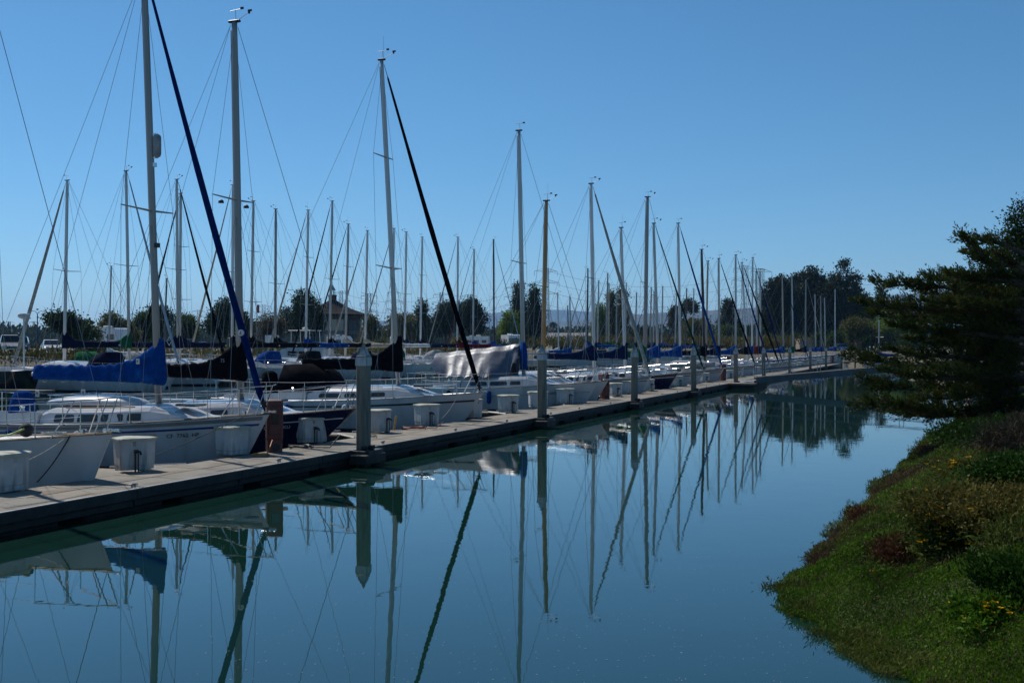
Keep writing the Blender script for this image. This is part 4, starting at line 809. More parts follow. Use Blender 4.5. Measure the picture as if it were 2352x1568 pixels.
def tree(label, u0, u1, vt, Y, style, leaf, name='tree', n=5000, size=.32, vb=None, bark='bark', seed=0, cat='tree', clump=.5, group='trees on the far shore', dens=1.0):
    rr = random.Random(seed*7+3); x = ((u0+u1)/2-CX)/F*Y; Wd = (u1-u0)/F*Y; top = ZC-(vt-HZ)/F*Y; z0 = 1.95; H = top-z0
    t = thing(name, label, cat, (x, Y, z0), 0, group); lobes = []; r = Wd/2
    if style == 'round':
        for i in range(11):
            a = rr.uniform(0, 6.28); q = rr.uniform(.15, .72)*r; s = rr.uniform(.30, .46); z = H*rr.uniform(.42, .86)
            lobes.append((q*math.cos(a), q*math.sin(a)*.8, min(z, H*(1-s*.38)), r*s, r*s, H*s*.38))
        lobes.append((rr.uniform(-.1, .1)*r, 0, H*.86, r*.42, r*.42, H*.14))
    elif style == 'open':
        for i in range(14):
            a = rr.uniform(0, 6.28); q = rr.uniform(.3, .85)*r; s = rr.uniform(.16, .28); lobes.append((q*math.cos(a), q*math.sin(a)*.7, H*rr.uniform(.4, .93), r*s, r*s, H*s*.36))
    elif style == 'cone':
        for i in range(22):
            f = (i/21)**.9; z = H*(.12+.86*f); q = r*(1-f)*.85+.12*r; a = i*2.4
            lobes.append((q*.55*math.cos(a), q*.55*math.sin(a), z, q*.62+.15, q*.62+.15, H*.05))
    elif style == 'column':
        for i in range(14):
            f = i/13; q = r*(.55+.45*math.sin(math.pi*min(1, f*1.15+.12)))*(1 if f < .8 else 1.6-f*.9); a = i*2.1
            lobes.append((q*.35*math.cos(a), q*.35*math.sin(a), H*(.14+.80*f), q*.62, q*.62, H*.075))
    elif style == 'shrub':
        for i in range(9):
            a = rr.uniform(0, 6.28); q = rr.uniform(0, .65)*r; s = rr.uniform(.3, .5); lobes.append((q*math.cos(a), q*math.sin(a)*.6, H*rr.uniform(.25, .68), r*s, r*s*.8, H*rr.uniform(.26, .36)))
    elif style == 'grove':
        for i in range(36):
            q = rr.uniform(-.88, .88)*r; e = 1-.40*(abs(q)/r)**2.4; s = rr.uniform(.15, .24); z = H*e*rr.uniform(.22, .9)
            lobes.append((q, rr.uniform(-.5, .5)*r*.6, z, r*s, r*s, H*s*.75))
    V, Fc = crown(lobes, int(n*dens), size, clump, 26, .55)
    link('crown', mesh_np('crown', V, Fc), LF[leaf], t)
    if style != 'shrub':
        tr = max(.12, H*.022); b = B(); ht = H*(.9 if style in ('cone', 'column') else .62)
        b.tube([(0, 0, -.2), (.05*tr, .02, H*.2), (rr.uniform(-.3, .3), 0, H*.45), (rr.uniform(-.3, .3), 0, ht)], [tr*1.3, tr, tr*.75, tr*.3], 7); b.build('trunk', G[bark], t)
        b = B()
        for l in lobes[::2]: b.tube([(0, 0, max(.3, l[2]*.55)), (l[0]*.5, l[1]*.5, l[2]*.85), (l[0], l[1], l[2])], [tr*.5, tr*.32, tr*.1], 5)
        b.build('limbs', G[bark], t)
    return t
TR = [
 ('dark leafy oak-like tree beside the white parked sedan', 112, 238, 722, 122, 'open', 'dark', 7000, .30),
 ('olive brown spreading tree behind the travel trailer', 232, 318, 722, 150, 'open', 'olive', 6500, .33),
 ('dense green tree left of the nearest tall mast', 316, 352, 722, 165, 'round', 'mid', 5000, .36),
 ('rounded dark green tree right behind the nearest tall mast', 340, 400, 706, 170, 'round', 'dark', 6500, .36),
 ('rounded green tree right of the two close masts', 398, 452, 726, 175, 'round', 'mid', 5200, .36),
 ('dark cypress-like tree behind the navy boat mast', 478, 548, 686, 180, 'round', 'dark', 7500, .38),
 ('dark bushy tree filling the gap right of the navy boat mast', 536, 580, 718, 185, 'round', 'dark', 5000, .38),
 ('thin leafless-looking tree left of the big dark tree', 585, 660, 722, 200, 'open', 'brown', 3600, .32),
 ('big dark green tree left of the pavilion', 648, 742, 668, 230, 'round', 'dark', 9000, .46),
 ('yellowish pine beside the pavilion, behind the nearest pile', 826, 880, 728, 225, 'cone', 'olive', 6000, .42),
 ('olive coloured tree right of the pavilion', 872, 955, 722, 245, 'round', 'olive', 6500, .46),
 ('pointed dark spruce left of the black furled jib', 944, 992, 694, 250, 'cone', 'pine', 6000, .45),
 ('broad dark pine, left of a pair, behind the racing sloop jib', 986, 1062, 690, 262, 'round', 'pine', 7500, .48),
 ('broad dark pine, right of a pair, behind the tarpaulin boat', 1044, 1122, 688, 268, 'round', 'pine', 7500, .48),
 ('yellow-green young tree beside the motorhome', 1140, 1196, 712, 262, 'column', 'lime', 5000, .45),
 ('tall dark redwood, left of a pair, behind the tarpaulin boat mast', 1172, 1212, 654, 285, 'column', 'pine', 6500, .5),
 ('tall dark redwood, right of a pair, left of the wooden mast', 1202, 1250, 656, 290, 'column', 'pine', 7500, .5),
 ('small round tree on the far shore left of the yellow poplars', 1282, 1338, 764, 340, 'round', 'mid', 3000, .5),
 ('yellow-green poplar, left of three', 1362, 1394, 700, 300, 'column', 'lime', 5000, .5),
 ('tall yellow-green poplar, middle of three', 1388, 1418, 668, 305, 'column', 'olive', 5500, .5),
 ('tall olive poplar, right of three', 1412, 1446, 662, 308, 'column', 'olive', 6000, .5),
 ('dark tree low between poplars and thick grey mast', 1450, 1502, 752, 320, 'round', 'dark', 3500, .5),
 ('dark open eucalyptus behind the fourth pile masts', 1528, 1606, 690, 330, 'open', 'euca', 6000, .55),
 ('round olive tree behind the fourth pile', 1545, 1638, 735, 270, 'round', 'olive', 7500, .48),
 ('tall dark tree left of the steel lattice towers', 1642, 1702, 688, 320, 'column', 'euca', 7000, .55),
 ('green bushy tree at the foot of the lattice towers', 1640, 1700, 752, 285, 'round', 'mid', 4200, .5),
 ('dark bush tree under the right lattice tower', 1694, 1770, 752, 280, 'round', 'dark', 5000, .5),
 ('massive eucalyptus, left of the grove', 1745, 1850, 632, 300, 'grove', 'euca', 21000, .6),
 ('massive eucalyptus, middle of the grove', 1800, 1920, 618, 306, 'grove', 'euca', 21000, .6),
 ('massive eucalyptus with tallest crown, right of the grove', 1868, 1992, 611, 300, 'grove', 'euca', 23000, .6),
 ('loose grey-green eucalyptus at the right end of the grove', 1960, 2042, 668, 310, 'open', 'euca', 5000, .55),
 ('distant dark trees left of the cypress', 2030, 2130, 680, 330, 'round', 'euca', 6000, .6),
 ('bright green leafy tree half behind the cypress', 1990, 2120, 722, 240, 'open', 'lime', 4500, .42),
 ('dull rounded bush tree above the brown kiosk', 1940, 2040, 728, 235, 'shrub', 'olive', 7000, .42),
]
for k, (lb, u0, u1, vt, Y, st, lf, n, sz) in enumerate(TR):
    tree(lb, u0, u1, vt, Y, st, lf, n=n, size=sz, seed=k, bark='barkpale' if lf == 'euca' else 'bark', clump=.5 if Y < 200 else .7, dens=1.6)
SH = [
 ('yellow flowering bush, left one behind the maroon cover', 1030, 1076, 772, 255, 'yellow'), ('yellow flowering bush, right one behind the maroon cover', 1066, 1118, 769, 258, 'yellow'),
 ('clipped green hedge bush left of the kiosk', 1858, 1905, 757, 226, 'mid'), ('clipped green hedge bush nearest the blue car', 1896, 1945, 758, 222, 'mid'),
 ('rounded dark bush behind the person', 2000, 2068, 763, 236, 'dark'), ('low green bush in front of the rounded dark bush', 1968, 2004, 772, 232, 'mid'), ('green hedge bush at the left of the grove', 1790, 1862, 768, 240, 'mid'),
 ('green bush below the lattice towers', 1700, 1796, 774, 250, 'olive'), ('low bush under the travel trailer, left', 185, 260, 795, 118, 'dark'), ('olive bush behind the nearest pile', 846, 902, 778, 215, 'olive'),
 ('low green bush before the motorhome', 1128, 1188, 792, 226, 'dark'), ('low bush left of the house roof', 1268, 1312, 782, 240, 'dark'), ('dark bush at right behind the cypress', 2062, 2130, 768, 232, 'mid'),
]
for k, (lb, u0, u1, vt, Y, lf) in enumerate(SH): tree(lb, u0, u1, vt, Y, 'shrub', lf, 'bush', 3600, .36, seed=50+k, cat='bush', group='bushes on the far shore')
# tall dry grass and scrub along the far banks, distant woods (uncountable)
def band(name, label, cat, pts, n, hgt, size, leaf, jit, aspect=.35):
    pts = np.array(pts, float); seg = np.linalg.norm(np.diff(pts, axis=0), axis=1); c = np.r_[0, np.cumsum(seg)]; q = RNG.random(n)*c[-1]
    P = np.stack([np.interp(q, c, pts[:, i]) for i in range(3)], 1)+RNG.normal(size=(n, 3))*np.array(jit)
    h_ = RNG.random(n)**1.5*hgt; P[:, 2] += h_; T = unit(n)*.6; T[:, 2] = abs(T[:, 2])+.6; T /= np.linalg.norm(T, axis=1)[:, None]
    V, Fc = quads(P, T, size*RNG.uniform(.6, 1.4, n), aspect); tag(link(name, mesh_np(name, V, Fc), LF[leaf]), label, cat, kind='stuff')
LF['dry'] = LEAF('dry_grass', [(.05, .032, .016), (.09, .058, .026), (.13, .09, .042)], .25, .2); LF['meadow'] = LEAF('meadow_grass', [(.055, .058, .014), (.095, .088, .022), (.13, .11, .035)], .3, .1)
band('bank_grass', 'brown dry grass on the bank of the left far shore', 'grass', [tuple(sp(s, 69, .9)) for s in range(-60, 60, 6)], 9000, .5, .42, 'dry', (1.2, 1.6, .25))
band('bank_grass', 'dry grass along the far bank behind the boats', 'grass', [tuple(sp(s, 70, 1.3)) for s in range(60, 190, 8)], 9000, .9, .5, 'meadow', (1.2, 2, .3))
band('meadow_grass', 'yellow green tall grass between the far dock and the trees', 'grass', [at(1290, 795, 236), at(1500, 795, 240), at(1700, 795, 242), at(1860, 795, 238)], 14000, 1.5, .7, 'meadow', (5, 4, .3))
band('far_woods', 'low dark line of distant trees along the horizon', 'trees', [at(-200, 798, 620), at(500, 798, 640), at(1000, 798, 660), at(1600, 798, 650), at(2500, 798, 600)], 26000, 10, 2.2, 'euca', (14, 30, 1), .7)
band('far_woods', 'hazy tree line at the foot of the hills', 'trees', [at(-300, 798, 1500), at(1000, 798, 1550), at(1800, 798, 1450), at(2700, 798, 1400)], 20000, 20, 5.5, 'euca', (50, 60, 2), .7)
# ---------------------------------------------------------------- hills
G['hill'] = M('hill_scrub', (.035, .045, .03), .95, 0, .35, .012, 0, c2=(.075, .066, .042), mix=(.45, .6), scale2=.006); 
def ridge(name, prof, R_, base, depth, seed):
    us = np.arange(prof[0][0], prof[-1][0]+1, 9.); vs = np.interp(us, [p[0] for p in prof], [p[1] for p in prof]); rg = np.random.default_rng(seed)
    ns = len(us); nn = np.zeros(ns)
    for fq, am in ((.012, 2.2), (.03, 1.3), (.08, .8), (.2, .45)): nn += am*np.sin(us*fq+rg.uniform(0, 6))
    vs = vs+nn*.6; x = (us-CX)/F*R_; z = ZC-(vs-HZ)/F*R_; rows = []
    for f in np.linspace(0, 1, 12): 
        w = rg.normal(0, 1, ns); w = np.convolve(w, np.ones(5)/5, 'same')
        rows.append(np.c_[x*(1-.25*(1-f)), np.full(ns, R_-depth*(1-f))+w*depth*.02, 2+(z-2)*(f**1.15)+w*(z-2)*.05*math.sin(math.pi*f)])
    rows.append(np.c_[x*1.1, np.full(ns, R_+depth), np.full(ns, base)])
    V = np.concatenate(rows); i = np.arange(len(V)).reshape(len(rows), ns); Fc = np.stack([i[:-1, :-1], i[:-1, 1:], i[1:, 1:], i[1:, :-1]], -1).reshape(-1, 4)
    tag(link(name, mesh_np(name, V, Fc, True), G['hill']), kind='structure')
ridge('far_hills', [(-260, 764), (0, 759), (300, 761), (500, 752), (700, 742), (900, 734), (1050, 727), (1150, 718), (1250, 711), (1340, 713), (1450, 720), (1600, 728), (1900, 735)], 10500, 2, 1500, 1)
ridge('near_hills', [(1020, 790), (1120, 764), (1200, 744), (1300, 737), (1400, 730), (1480, 722), (1560, 716), (1650, 713), (1800, 700), (1950, 690), (2090, 676), (2250, 668), (2600, 664)], 6000, 2, 1300, 5)
# ---------------------------------------------------------------- pylons and power lines
G['lattice'] = M('lattice_steel', (.20, .20, .20), .6, .4, .15, 2)
def pylon(label, u, vt, Y, wide=1.0, arms=True, group='power line towers'):
    x = (u-CX)/F*Y; H = ZC-(vt-HZ)/F*Y-2; t = thing('pylon', label, 'pylon', (x, Y, 2), .25, group); b = B()
    def w(f): return (3.9*(1-f/.55)+1.25*(f/.55) if f < .55 else 1.25-.25*(f-.55)/.45)*wide*H/38
    rw = max(.06, Y/F*.42); lv = [0, .14, .27, .38, .47, .55, .62, .69, .76, .83, .9, 1.0]
    for a, c in ((-1, -1), (1, -1), (1, 1), (-1, 1)): b.tube([(a*w(f), c*w(f), H*f) for f in lv], rw, 4)
    for f0, f1 in zip(lv[:-1], lv[1:]):
        for (a, c), (a2, c2) in (((-1, -1), (1, -1)), ((1, -1), (1, 1)), ((1, 1), (-1, 1)), ((-1, 1), (-1, -1))):
            b.tube([(a*w(f0), c*w(f0), H*f0), (a2*w(f1), c2*w(f1), H*f1)], rw*.6, 3); b.tube([(a2*w(f0), c2*w(f0), H*f0), (a*w(f1), c*w(f1), H*f1)], rw*.6, 3); b.tube([(a*w(f1), c*w(f1), H*f1), (a2*w(f1), c2*w(f1), H*f1)], rw*.6, 3)
    b.build('tower_frame', G['lattice'], t)
    for f, l in ((.96, 4.6), (.82, 5.4), (.68, 4.8)):
        for sd in (-1, 1):
            l_ = l*H/38*wide; b = B(); q = sd*w(f)
            for c in (-1, 1): b.tube([(q, c*w(f), H*f), (q+sd*l_, 0, H*f+.1)], rw*.7, 3); b.tube([(q, c*w(f), H*(f+.035)), (q+sd*l_, 0, H*f+.1)], rw*.7, 3)
            o = b.build('cross_arm', G['lattice'], t); B().tube([(q+sd*l_, 0, H*f), (q+sd*l_, 0, H*f-2.0*H/38)], rw*.9, 4).build('insulator', G['lattice'], o)
    return t, H, w
PY = [('large steel lattice tower just right of the wooden mast', 1254, 616, 500, 1.0), ('lattice tower half hidden by the tall redwoods', 1182, 656, 640, 1.0), ('lattice tower left of the broad pines', 1014, 672, 800, 1.0), ('lattice tower behind the broad pines', 1078, 676, 820, 1.0), ('lattice tower right of the pavilion roof', 848, 675, 830, 1.0), ('tall thin lattice tower left of the racing sloop mast', 905, 668, 860, .8), ('lattice tower behind the pavilion cupola', 784, 668, 900, .9),
      ('large steel lattice tower, left of two near the eucalyptus grove', 1711, 610, 470, 1.0), ('large steel lattice tower, right of two near the eucalyptus grove', 1748, 617, 500, 1.0), ('lattice tower rising behind the cypress', 2160, 612, 430, .9),
      ('small distant tower left of the dark cypress-like tree', 456, 712, 1250, 1.1), ('small distant tower second left of the dark cypress-like tree', 486, 716, 1400, 1.0), ('small distant tower near the thin leafless tree', 606, 700, 1150, 1.1), ('small distant tower above the white sedan', 152, 762, 1500, .9), ('distant tower right of the pale furled jib at left', 78, 738, 1200, 1.1), ('distant tower at the far left behind the radar post', 22, 738, 1250, 1.1)]
ends = {}
for k, (lb, u, vt, Y, w_) in enumerate(PY): pylon(lb, u, vt, Y, w_); ends[k] = (u, vt, Y)
def cable(label, pts, sag, r):
    pp = []
    for a, c in zip(pts[:-1], pts[1:]): pp += [a.lerp(c, i/12)-Vector((0, 0, sag*4*(i/12)*(1-i/12))) for i in range(12)]
    tag(B().tube(pp+[pts[-1]], r, 3).build('power_cable', G['wire']), label, 'cable', 'power cables')
for k, (v1, v2, w) in enumerate(((622, 640, 'topmost'), (647, 662, 'second from the top'), (669, 684, 'third from the top'), (700, 705, 'lowest'))):
    cable('power cable across the masts to the right, '+w, [at(1258, v1, 500), at(1711, v2-8, 470), at(2160, v1+4 if k else 616, 430), at(2700, v1-40, 380)], 6, .06)
    cable('power cable sloping down to the left, '+w, [at(1254, v1, 500), at(1182, v1+42, 640), at(1014, v1+58, 800), at(784, v1+50, 900), at(456, v1+100, 1250), at(-100, v1+125, 1300)], 6, .09)
# ---------------------------------------------------------------- pavilion
G['shingle'] = M('brown_shingle_roof', (.022, .018, .016), .95, 0, .25, 1.2, .3, spec=.05); G['stucco'] = M('grey_stucco', (.15, .165, .17), .85, 0, .08, 1); G['fascia'] = M('dark_fascia', (.035, .028, .024), .7, 0, .15, 2); G['panglass'] = M('pavilion_glass', (.09, .12, .14), .08, 0, .2, .5, spec=.8)
Y = 258; q = at(764, 800, Y); pv = thing('pavilion', 'brown roofed octagonal pavilion restaurant with cupola and spire', 'building', (q.x, Y, 2), .2)
def oct_(r, z, n=8): return [Vector((r*math.cos(math.pi/8+2*math.pi*k/n), r*math.sin(math.pi/8+2*math.pi*k/n), z)) for k in range(n)]
Z = lambda v: ZC-(v-HZ)/F*Y-2
ze, zt = Z(723), Z(691)
rf = B().loft([oct_(9.0, ze-.25), oct_(9.3, ze), oct_(6.9, ze+.5), oct_(4.6, ze+1.3), oct_(2.6, ze+2.3), oct_(.95, zt+.1)]).build('roof', G['shingle'], pv)
B().loft([oct_(8.2, ze-1.1), oct_(8.4, ze-.26)]).build('soffit', G['fascia'], pv)
B().loft([oct_(.95, zt), oct_(.95, zt+1.1), oct_(1.1, zt+1.15), oct_(1.1, zt+1.35)]).build('cupola_base', G['fascia'], rf)
cp = B()
for k in range(8): a = math.pi/8+math.pi/4*k; cp.tube([(.55*math.cos(a), .55*math.sin(a), zt+1.3), (.55*math.cos(a), .55*math.sin(a), zt+2.5)], .07, 4)
cp.build('cupola_post', G['stucco'], rf)
B().loft([oct_(.78, zt+2.45), oct_(.4, zt+3.0), oct_(.06, zt+3.7), oct_(.02, zt+4.8)]).build('cupola_roof', G['galv'], rf)
B().loft([oct_(6.9, 0), oct_(6.9, ze-1.0)]).build('wall', G['stucco'], pv)
for k in range(8):
    a = math.pi/4*k+math.pi/4; Mr = Matrix.Rotation(a+math.pi/2, 3, 'Z'); ap = 6.9*math.cos(math.pi/8)
    for fl_, hz in ((1.0, 2.6), (4.4, 2.9)):
        for j in (-1, 0, 1):
            wn = B().box(Vector((ap*math.cos(a), ap*math.sin(a), fl_+hz/2))+Mr @ Vector((j*1.45, .02, 0)), (1.25, .10, hz), Mr).build('window', G['panglass'], pv)
    b = B(); c_ = Vector((7.9*math.cos(a-math.pi/8), 7.9*math.sin(a-math.pi/8), 0)); b.tube([c_, c_+Vector((0, 0, ze-.8))], .2, 6); b.build('column', G['fascia'], pv)
# annex with flat roof left of the pavilion
q = at(620, 800, 250); an = thing('annex_building', 'low grey annex with flat dark roof behind the thin tree', 'building', (q.x, 250, 2)); B().box((0, 0, 3.0), (10, 6, 6)).build('wall', G['stucco'], an); B().bbox((0, 0, 6.15), (11, 7, .4), .05).build('roof', G['fascia'], an)
for j in range(4): B().box((-3.6+j*2.4, -3.02, 4.2), (1.2, .08, 1.6)).build('window', G['panglass'], an)
# ---------------------------------------------------------------- houses and small buildings
G['roofgrey'] = M('house_roof_grey', (.25, .25, .25), .8, 0, .15, 1); G['plaster'] = M('house_plaster', (.36, .33, .28), .85, 0, .1, 1); G['beige'] = M('beige_block', (.33, .27, .22), .85, 0, .1, 1); G['kiosk'] = M('kiosk_brown', (.07, .035, .028), .7, 0, .15, 3)
def house(label, u, Y, w, d, hw, hr, rz, wall='plaster', roof='roofgrey'):
    q = at(u, 800, Y); t = thing('house', label, 'house', (q.x, Y, 2), rz, 'houses behind the far shore'); B().box((0, 0, hw/2), (w, d, hw)).build('wall', G[wall], t)
    b = B(); o = .5; V = [(-w/2-o, -d/2-o, hw), (w/2+o, -d/2-o, hw), (w/2+o, d/2+o, hw), (-w/2-o, d/2+o, hw), (-w/2-o, 0, hw+hr), (w/2+o, 0, hw+hr)]; b.add(V, [(0, 1, 5, 4), (2, 3, 4, 5), (0, 4, 3), (1, 2, 5), (0, 3, 2, 1)]); rf = b.build('roof', G[roof], t)
    for j in (-1, 0, 1):
        f = B().box((j*w*.3, -d/2-.03, hw*.55), (1.3, .1, 1.1)).build('window', G['glass'], t); B().box((j*w*.3, -d/2-.07, hw*.55-.6), (1.5, .12, .1)).build('sill', G['white'], f)
    return t
house('grey roofed house right of the large lattice tower', 1304, 330, 11, 8, 2.9, 2.0, .25); house('pale house with wide roof right of the grey roofed house', 1342, 345, 12, 8, 3.6, 1.6, -.15); house('small house behind the thin tree at left', 560, 300, 7, 6, 3, 2, .3, 'white'); 
q = at(1849, 798, 232); o = thing('block_building', 'beige flat block building below the eucalyptus grove', 'building', (q.x, 232, 2), .1); B().box((0, 0, 1.1), (3.1, 2.5, 2.2)).build('wall', G['beige'], o); B().bbox((0, 0, 2.28), (3.3, 2.7, .16), .03).build('roof', G['beige'], o); B().box((-.4, -1.27, .95), (.8, .06, 1.9)).build('door', G['stucco'], o)
q = at(1972, 798, 212); o = thing('kiosk', 'brown wooden sign kiosk on the far shore', 'kiosk', (q.x, 212, 1.95), .1); B().box((0, 0, .75), (1.05, .5, 1.5)).build('cabinet', G['kiosk'], o); B().box((-.2, .4, 1.1), (.8, .1, 2.2)).build('panel', G['kiosk'], o); B().bbox((0, 0, 1.56), (1.2, .7, .12), .03).build('roof', G['fascia'], o)
q = at(2062, 798, 216); o = thing('board_fence', 'short weathered board fence right of the person', 'fence', (q.x, 216, 2.0))
for j in range(12): B().box((-1.4+j*.25, 0, .55+.02*math.sin(j)), (.22, .03, 1.1)).build('board', G['timber'], o)
for k, u in enumerate((2007, 2020, 2024, 2041, 2052, 2055, 1998)):
    q = at(u, 799, 206+k); o = thing('bollard', 'short wooden bollard with pale top on the far shore, %s' % ('leftmost', 'second from the left', 'third from the left', 'fourth from the left', 'beside the person', 'by the board fence', 'nearest the kiosk')[k], 'bollard', (q.x, 206+k, 1.9), 0, 'bollards'); B().lathe((0, 0, 0), [(.13, -.2), (.13, .8)], 8).build('post', G['timber'], o); B().lathe((0, 0, .8), [(.135, 0), (.135, .12), (.05, .16)], 8).build('top', G['cwhite'], o)
# ---------------------------------------------------------------- lamp posts, poles, flag, palms
G['lampblue'] = M('lamp_post_blue', (.012, .03, .11), .4, 0, .1, 4); G['lampshade'] = M('lamp_shade_pale', (.25, .38, .46), .4, 0, .1, 4)
def lamp(label, u, vt, Y):
    q = at(u, 800, Y); H = ZC-(vt-HZ)/F*Y-2; t = thing('street_lamp', label, 'street lamp', (q.x, Y, 2), .3, 'double street lamps'); B().tube([(0, 0, 0), (0, 0, H-.35)], [.09, .05], 8).build('post', G['lampblue'], t)
    for sd in (-1, 1):
        pts = [(sd*(.42-.42*math.cos(a)), 0, H-.45+.45*math.sin(a)) for a in np.linspace(0, math.pi, 9)]; pts.append((sd*.84, 0, H-.62)); ar = B().tube(pts, .03, 6).build('arm', G['lampblue'], t); B().lathe((sd*.84, 0, H-.86), [(.24, 0), (.2, .06), (.10, .16), (.06, .26)], 10).build('lamp_shade', G['lampshade'], ar)
lamp('blue double street lamp beside the white sedan', 86, 714, 125); lamp('blue double street lamp behind the two close masts', 424, 733, 175); lamp('blue double street lamp before the big dark tree', 646, 752, 210); lamp('blue double street lamp right of the nearest pile', 878, 748, 222); lamp('blue double street lamp before the yellow bushes', 1058, 754, 268)
for k, (u, vt, Y) in enumerate(((1272, 762, 270), (1303, 772, 280), (1868, 762, 225))):
    q = at(u, 800, Y); H = ZC-(vt-HZ)/F*Y-2; t = thing('lamp_pole', 'slim dark lamp pole on the far shore, '+('left one', 'middle one', 'before the grove')[k], 'lamp pole', (q.x, Y, 2)); B().tube([(0, 0, 0), (0, 0, H)], [.08, .05], 6).build('post', G['mblack'], t); B().tube([(0, 0, H), (.25, 0, H+.2), (.5, 0, H)], .04, 5).build('arm', G['mblack'], t)
q = at(1220, 800, 300); t = thing('utility_pole', 'dark wooden utility pole with crossbar left of the redwoods', 'utility pole', (at(1152, 800, 300).x, 300, 2)); H = ZC-(738-HZ)/F*300-2; B().tube([(0, 0, 0), (0, 0, H)], .14, 6).build('post', G['bark'], t); B().box((0, 0, H-.1), (2.2, .15, .15)).build('crossbar', G['bark'], t)
q = at(590, 800, 235); t = thing('flagpole', 'white flagpole with hanging flag left of the thin tree', 'flagpole', (q.x, 235, 2)); H = ZC-(688-HZ)/F*235-2; B().tube([(0, 0, 0), (0, 0, H)], [.07, .04], 6).build('pole', G['mwhite'], t); fl_ = B().bbox((.28, 0, H-1.9), (.5, .08, 1.7), .02).build('flag', G['redst'], t); B().box((.2, -.05, H-1.35), (.3, .06, .55)).build('canton', G['bluestripe'], fl_)
def palm(label, u, vt, Y):
    q = at(u, 800, Y); H = ZC-(vt-HZ)/F*Y-2; t = thing('palm_tree', label, 'palm tree', (q.x, Y, 2), 0, 'distant palms'); B().tube([(0, 0, 0), (.2, 0, H*.5), (0, 0, H*.9)], [.45, .35, .3], 6).build('trunk', G['barkpale'], t)
    n = 260; T = unit(n); T[:, 2] = T[:, 2]*.8+.1; T /= np.linalg.norm(T, axis=1)[:, None]; V, Fc = quads(np.tile([0, 0, H*.9], (n, 1))+T*.4, T, H*.13*RNG.uniform(.7, 1.2, n), .22); link('crown', mesh_np('crown', V, Fc), LF['dark'], t)
palm('distant fan palm above the white sedan', 131, 754, 520); palm('distant fan palm right of the large lattice tower', 1270, 741, 520); palm('very small distant palm right of the sedan palm', 167, 777, 700)
# ---------------------------------------------------------------- parked vehicles
G['tyre'] = G['rubber']; G['rim'] = G['alu']
CARP = {'white': M('car_white', (.72, .73, .75), .2, 0, .03, 2, coat=.6), 'blue': M('car_blue', (.03, .09, .25), .2, .2, .05, 2, coat=.6), 'dark': M('car_dark', (.018, .019, .022), .2, .2, .05, 2, coat=.6), 'silver': M('car_silver', (.33, .34, .35), .25, .6, .05, 2, coat=.5), 'paleblue': M('car_pale_blue', (.12, .22, .36), .2, .3, .05, 2, coat=.6)}
G['headlamp'] = M('head_lamp', (.7, .72, .75), .1, .3, .05, 4); G['tail'] = M('tail_lamp', (.35, .02, .02), .2, 0, .1, 4)
def car(label, u, Y, rz, paint, kind='sedan', z=2.12):
    q = at(u, 800, Y); t = thing('parked_car', label, 'car', (q.x, Y, z), rz, 'cars parked on the far shore'); hh = {'sedan': 1.42, 'suv': 1.78, 'pickup': 1.85}[kind]; L, Wd = {'sedan': (4.7, 1.82), 'suv': (4.7, 1.9), 'pickup': (5.6, 1.95)}[kind]; bl = hh*.60
    low = [(-L/2, .35), (-L/2+.02, bl*.95), (-L*.32, bl*1.02), (L*.16, bl*1.0), (L*.42, bl*.86), (L/2-.02, bl*.62), (L/2, .32)]
    R = []
    for f, yy in ((.93, -Wd/2), (1, -Wd/2+.08), (1, Wd/2-.08), (.93, Wd/2)): R.append([Vector((x_*(.985 if f < 1 else 1), yy, .35+(z_-.35)*f if z_ > .35 else z_)) for x_, z_ in low])
    body = B().loft(R).build('body', CARP[paint], t)
    xs = {'sedan': (-L*.36, -L*.22, L*.03, L*.2), 'suv': (-L*.47, -L*.40, L*.05, L*.2), 'pickup': (-L*.10, -L*.04, L*.12, L*.22)}[kind]
    cab = B().loft([[Vector((x_, s_*Wd/2*.96, bl*.97)) for x_, s_ in ((xs[0], -1), (xs[3], -1), (xs[3], 1), (xs[0], 1))], [Vector((x_, s_*Wd/2*.78, hh-.06)) for x_, s_ in ((xs[1], -1), (xs[2], -1), (xs[2], 1), (xs[1], 1))]]).build('glasshouse', G['glass'], t)
    B().loft([[Vector((x_, s_*Wd/2*.79, hh-.07)) for x_, s_ in ((xs[1]-.03, -1), (xs[2]+.03, -1), (xs[2]+.03, 1), (xs[1]-.03, 1))], [Vector((x_, s_*Wd/2*.70, hh)) for x_, s_ in ((xs[1]+.1, -1), (xs[2]-.1, -1), (xs[2]-.1, 1), (xs[1]+.1, 1))]]).build('roof', CARP[paint], cab)
    for sx in (-L*.31, L*.32):
        for sd in (-1, 1): w = B().tube([(sx, sd*(Wd/2-.2), .33), (sx, sd*(Wd/2+.01), .33)], .33, 14).build('wheel', G['tyre'], t); B().tube([(sx, sd*(Wd/2), .33), (sx, sd*(Wd/2+.025), .33)], .2, 10).build('rim', G['rim'], w)
    for sd in (-1, 1):
        B().bbox((L/2-.06, sd*Wd*.36, bl*.66), (.2, .36, .13), .03).build('headlight', G['headlamp'], t); B().bbox((-L/2+.02, sd*Wd*.38, bl*.75), (.1, .3, .16), .03).build('tail_light', G['tail'], t)
        B().bbox((xs[3]-.25, sd*(Wd/2+.08), bl*1.05), (.12, .2, .13), .03).build('mirror', CARP[paint], t)
    B().bbox((L/2-.02, 0, bl*.48), (.08, Wd*.55, .2), .02).build('grille', G['black'], t); B().box((L/2+.025, 0, bl*.36), (.02, .4, .12)).build('number_plate', G['cwhite'], t)
    if kind == 'pickup': B().box((-L*.30, 0, bl*1.02), (L*.36, Wd*.82, .04)).build('bed', G['black'], t)
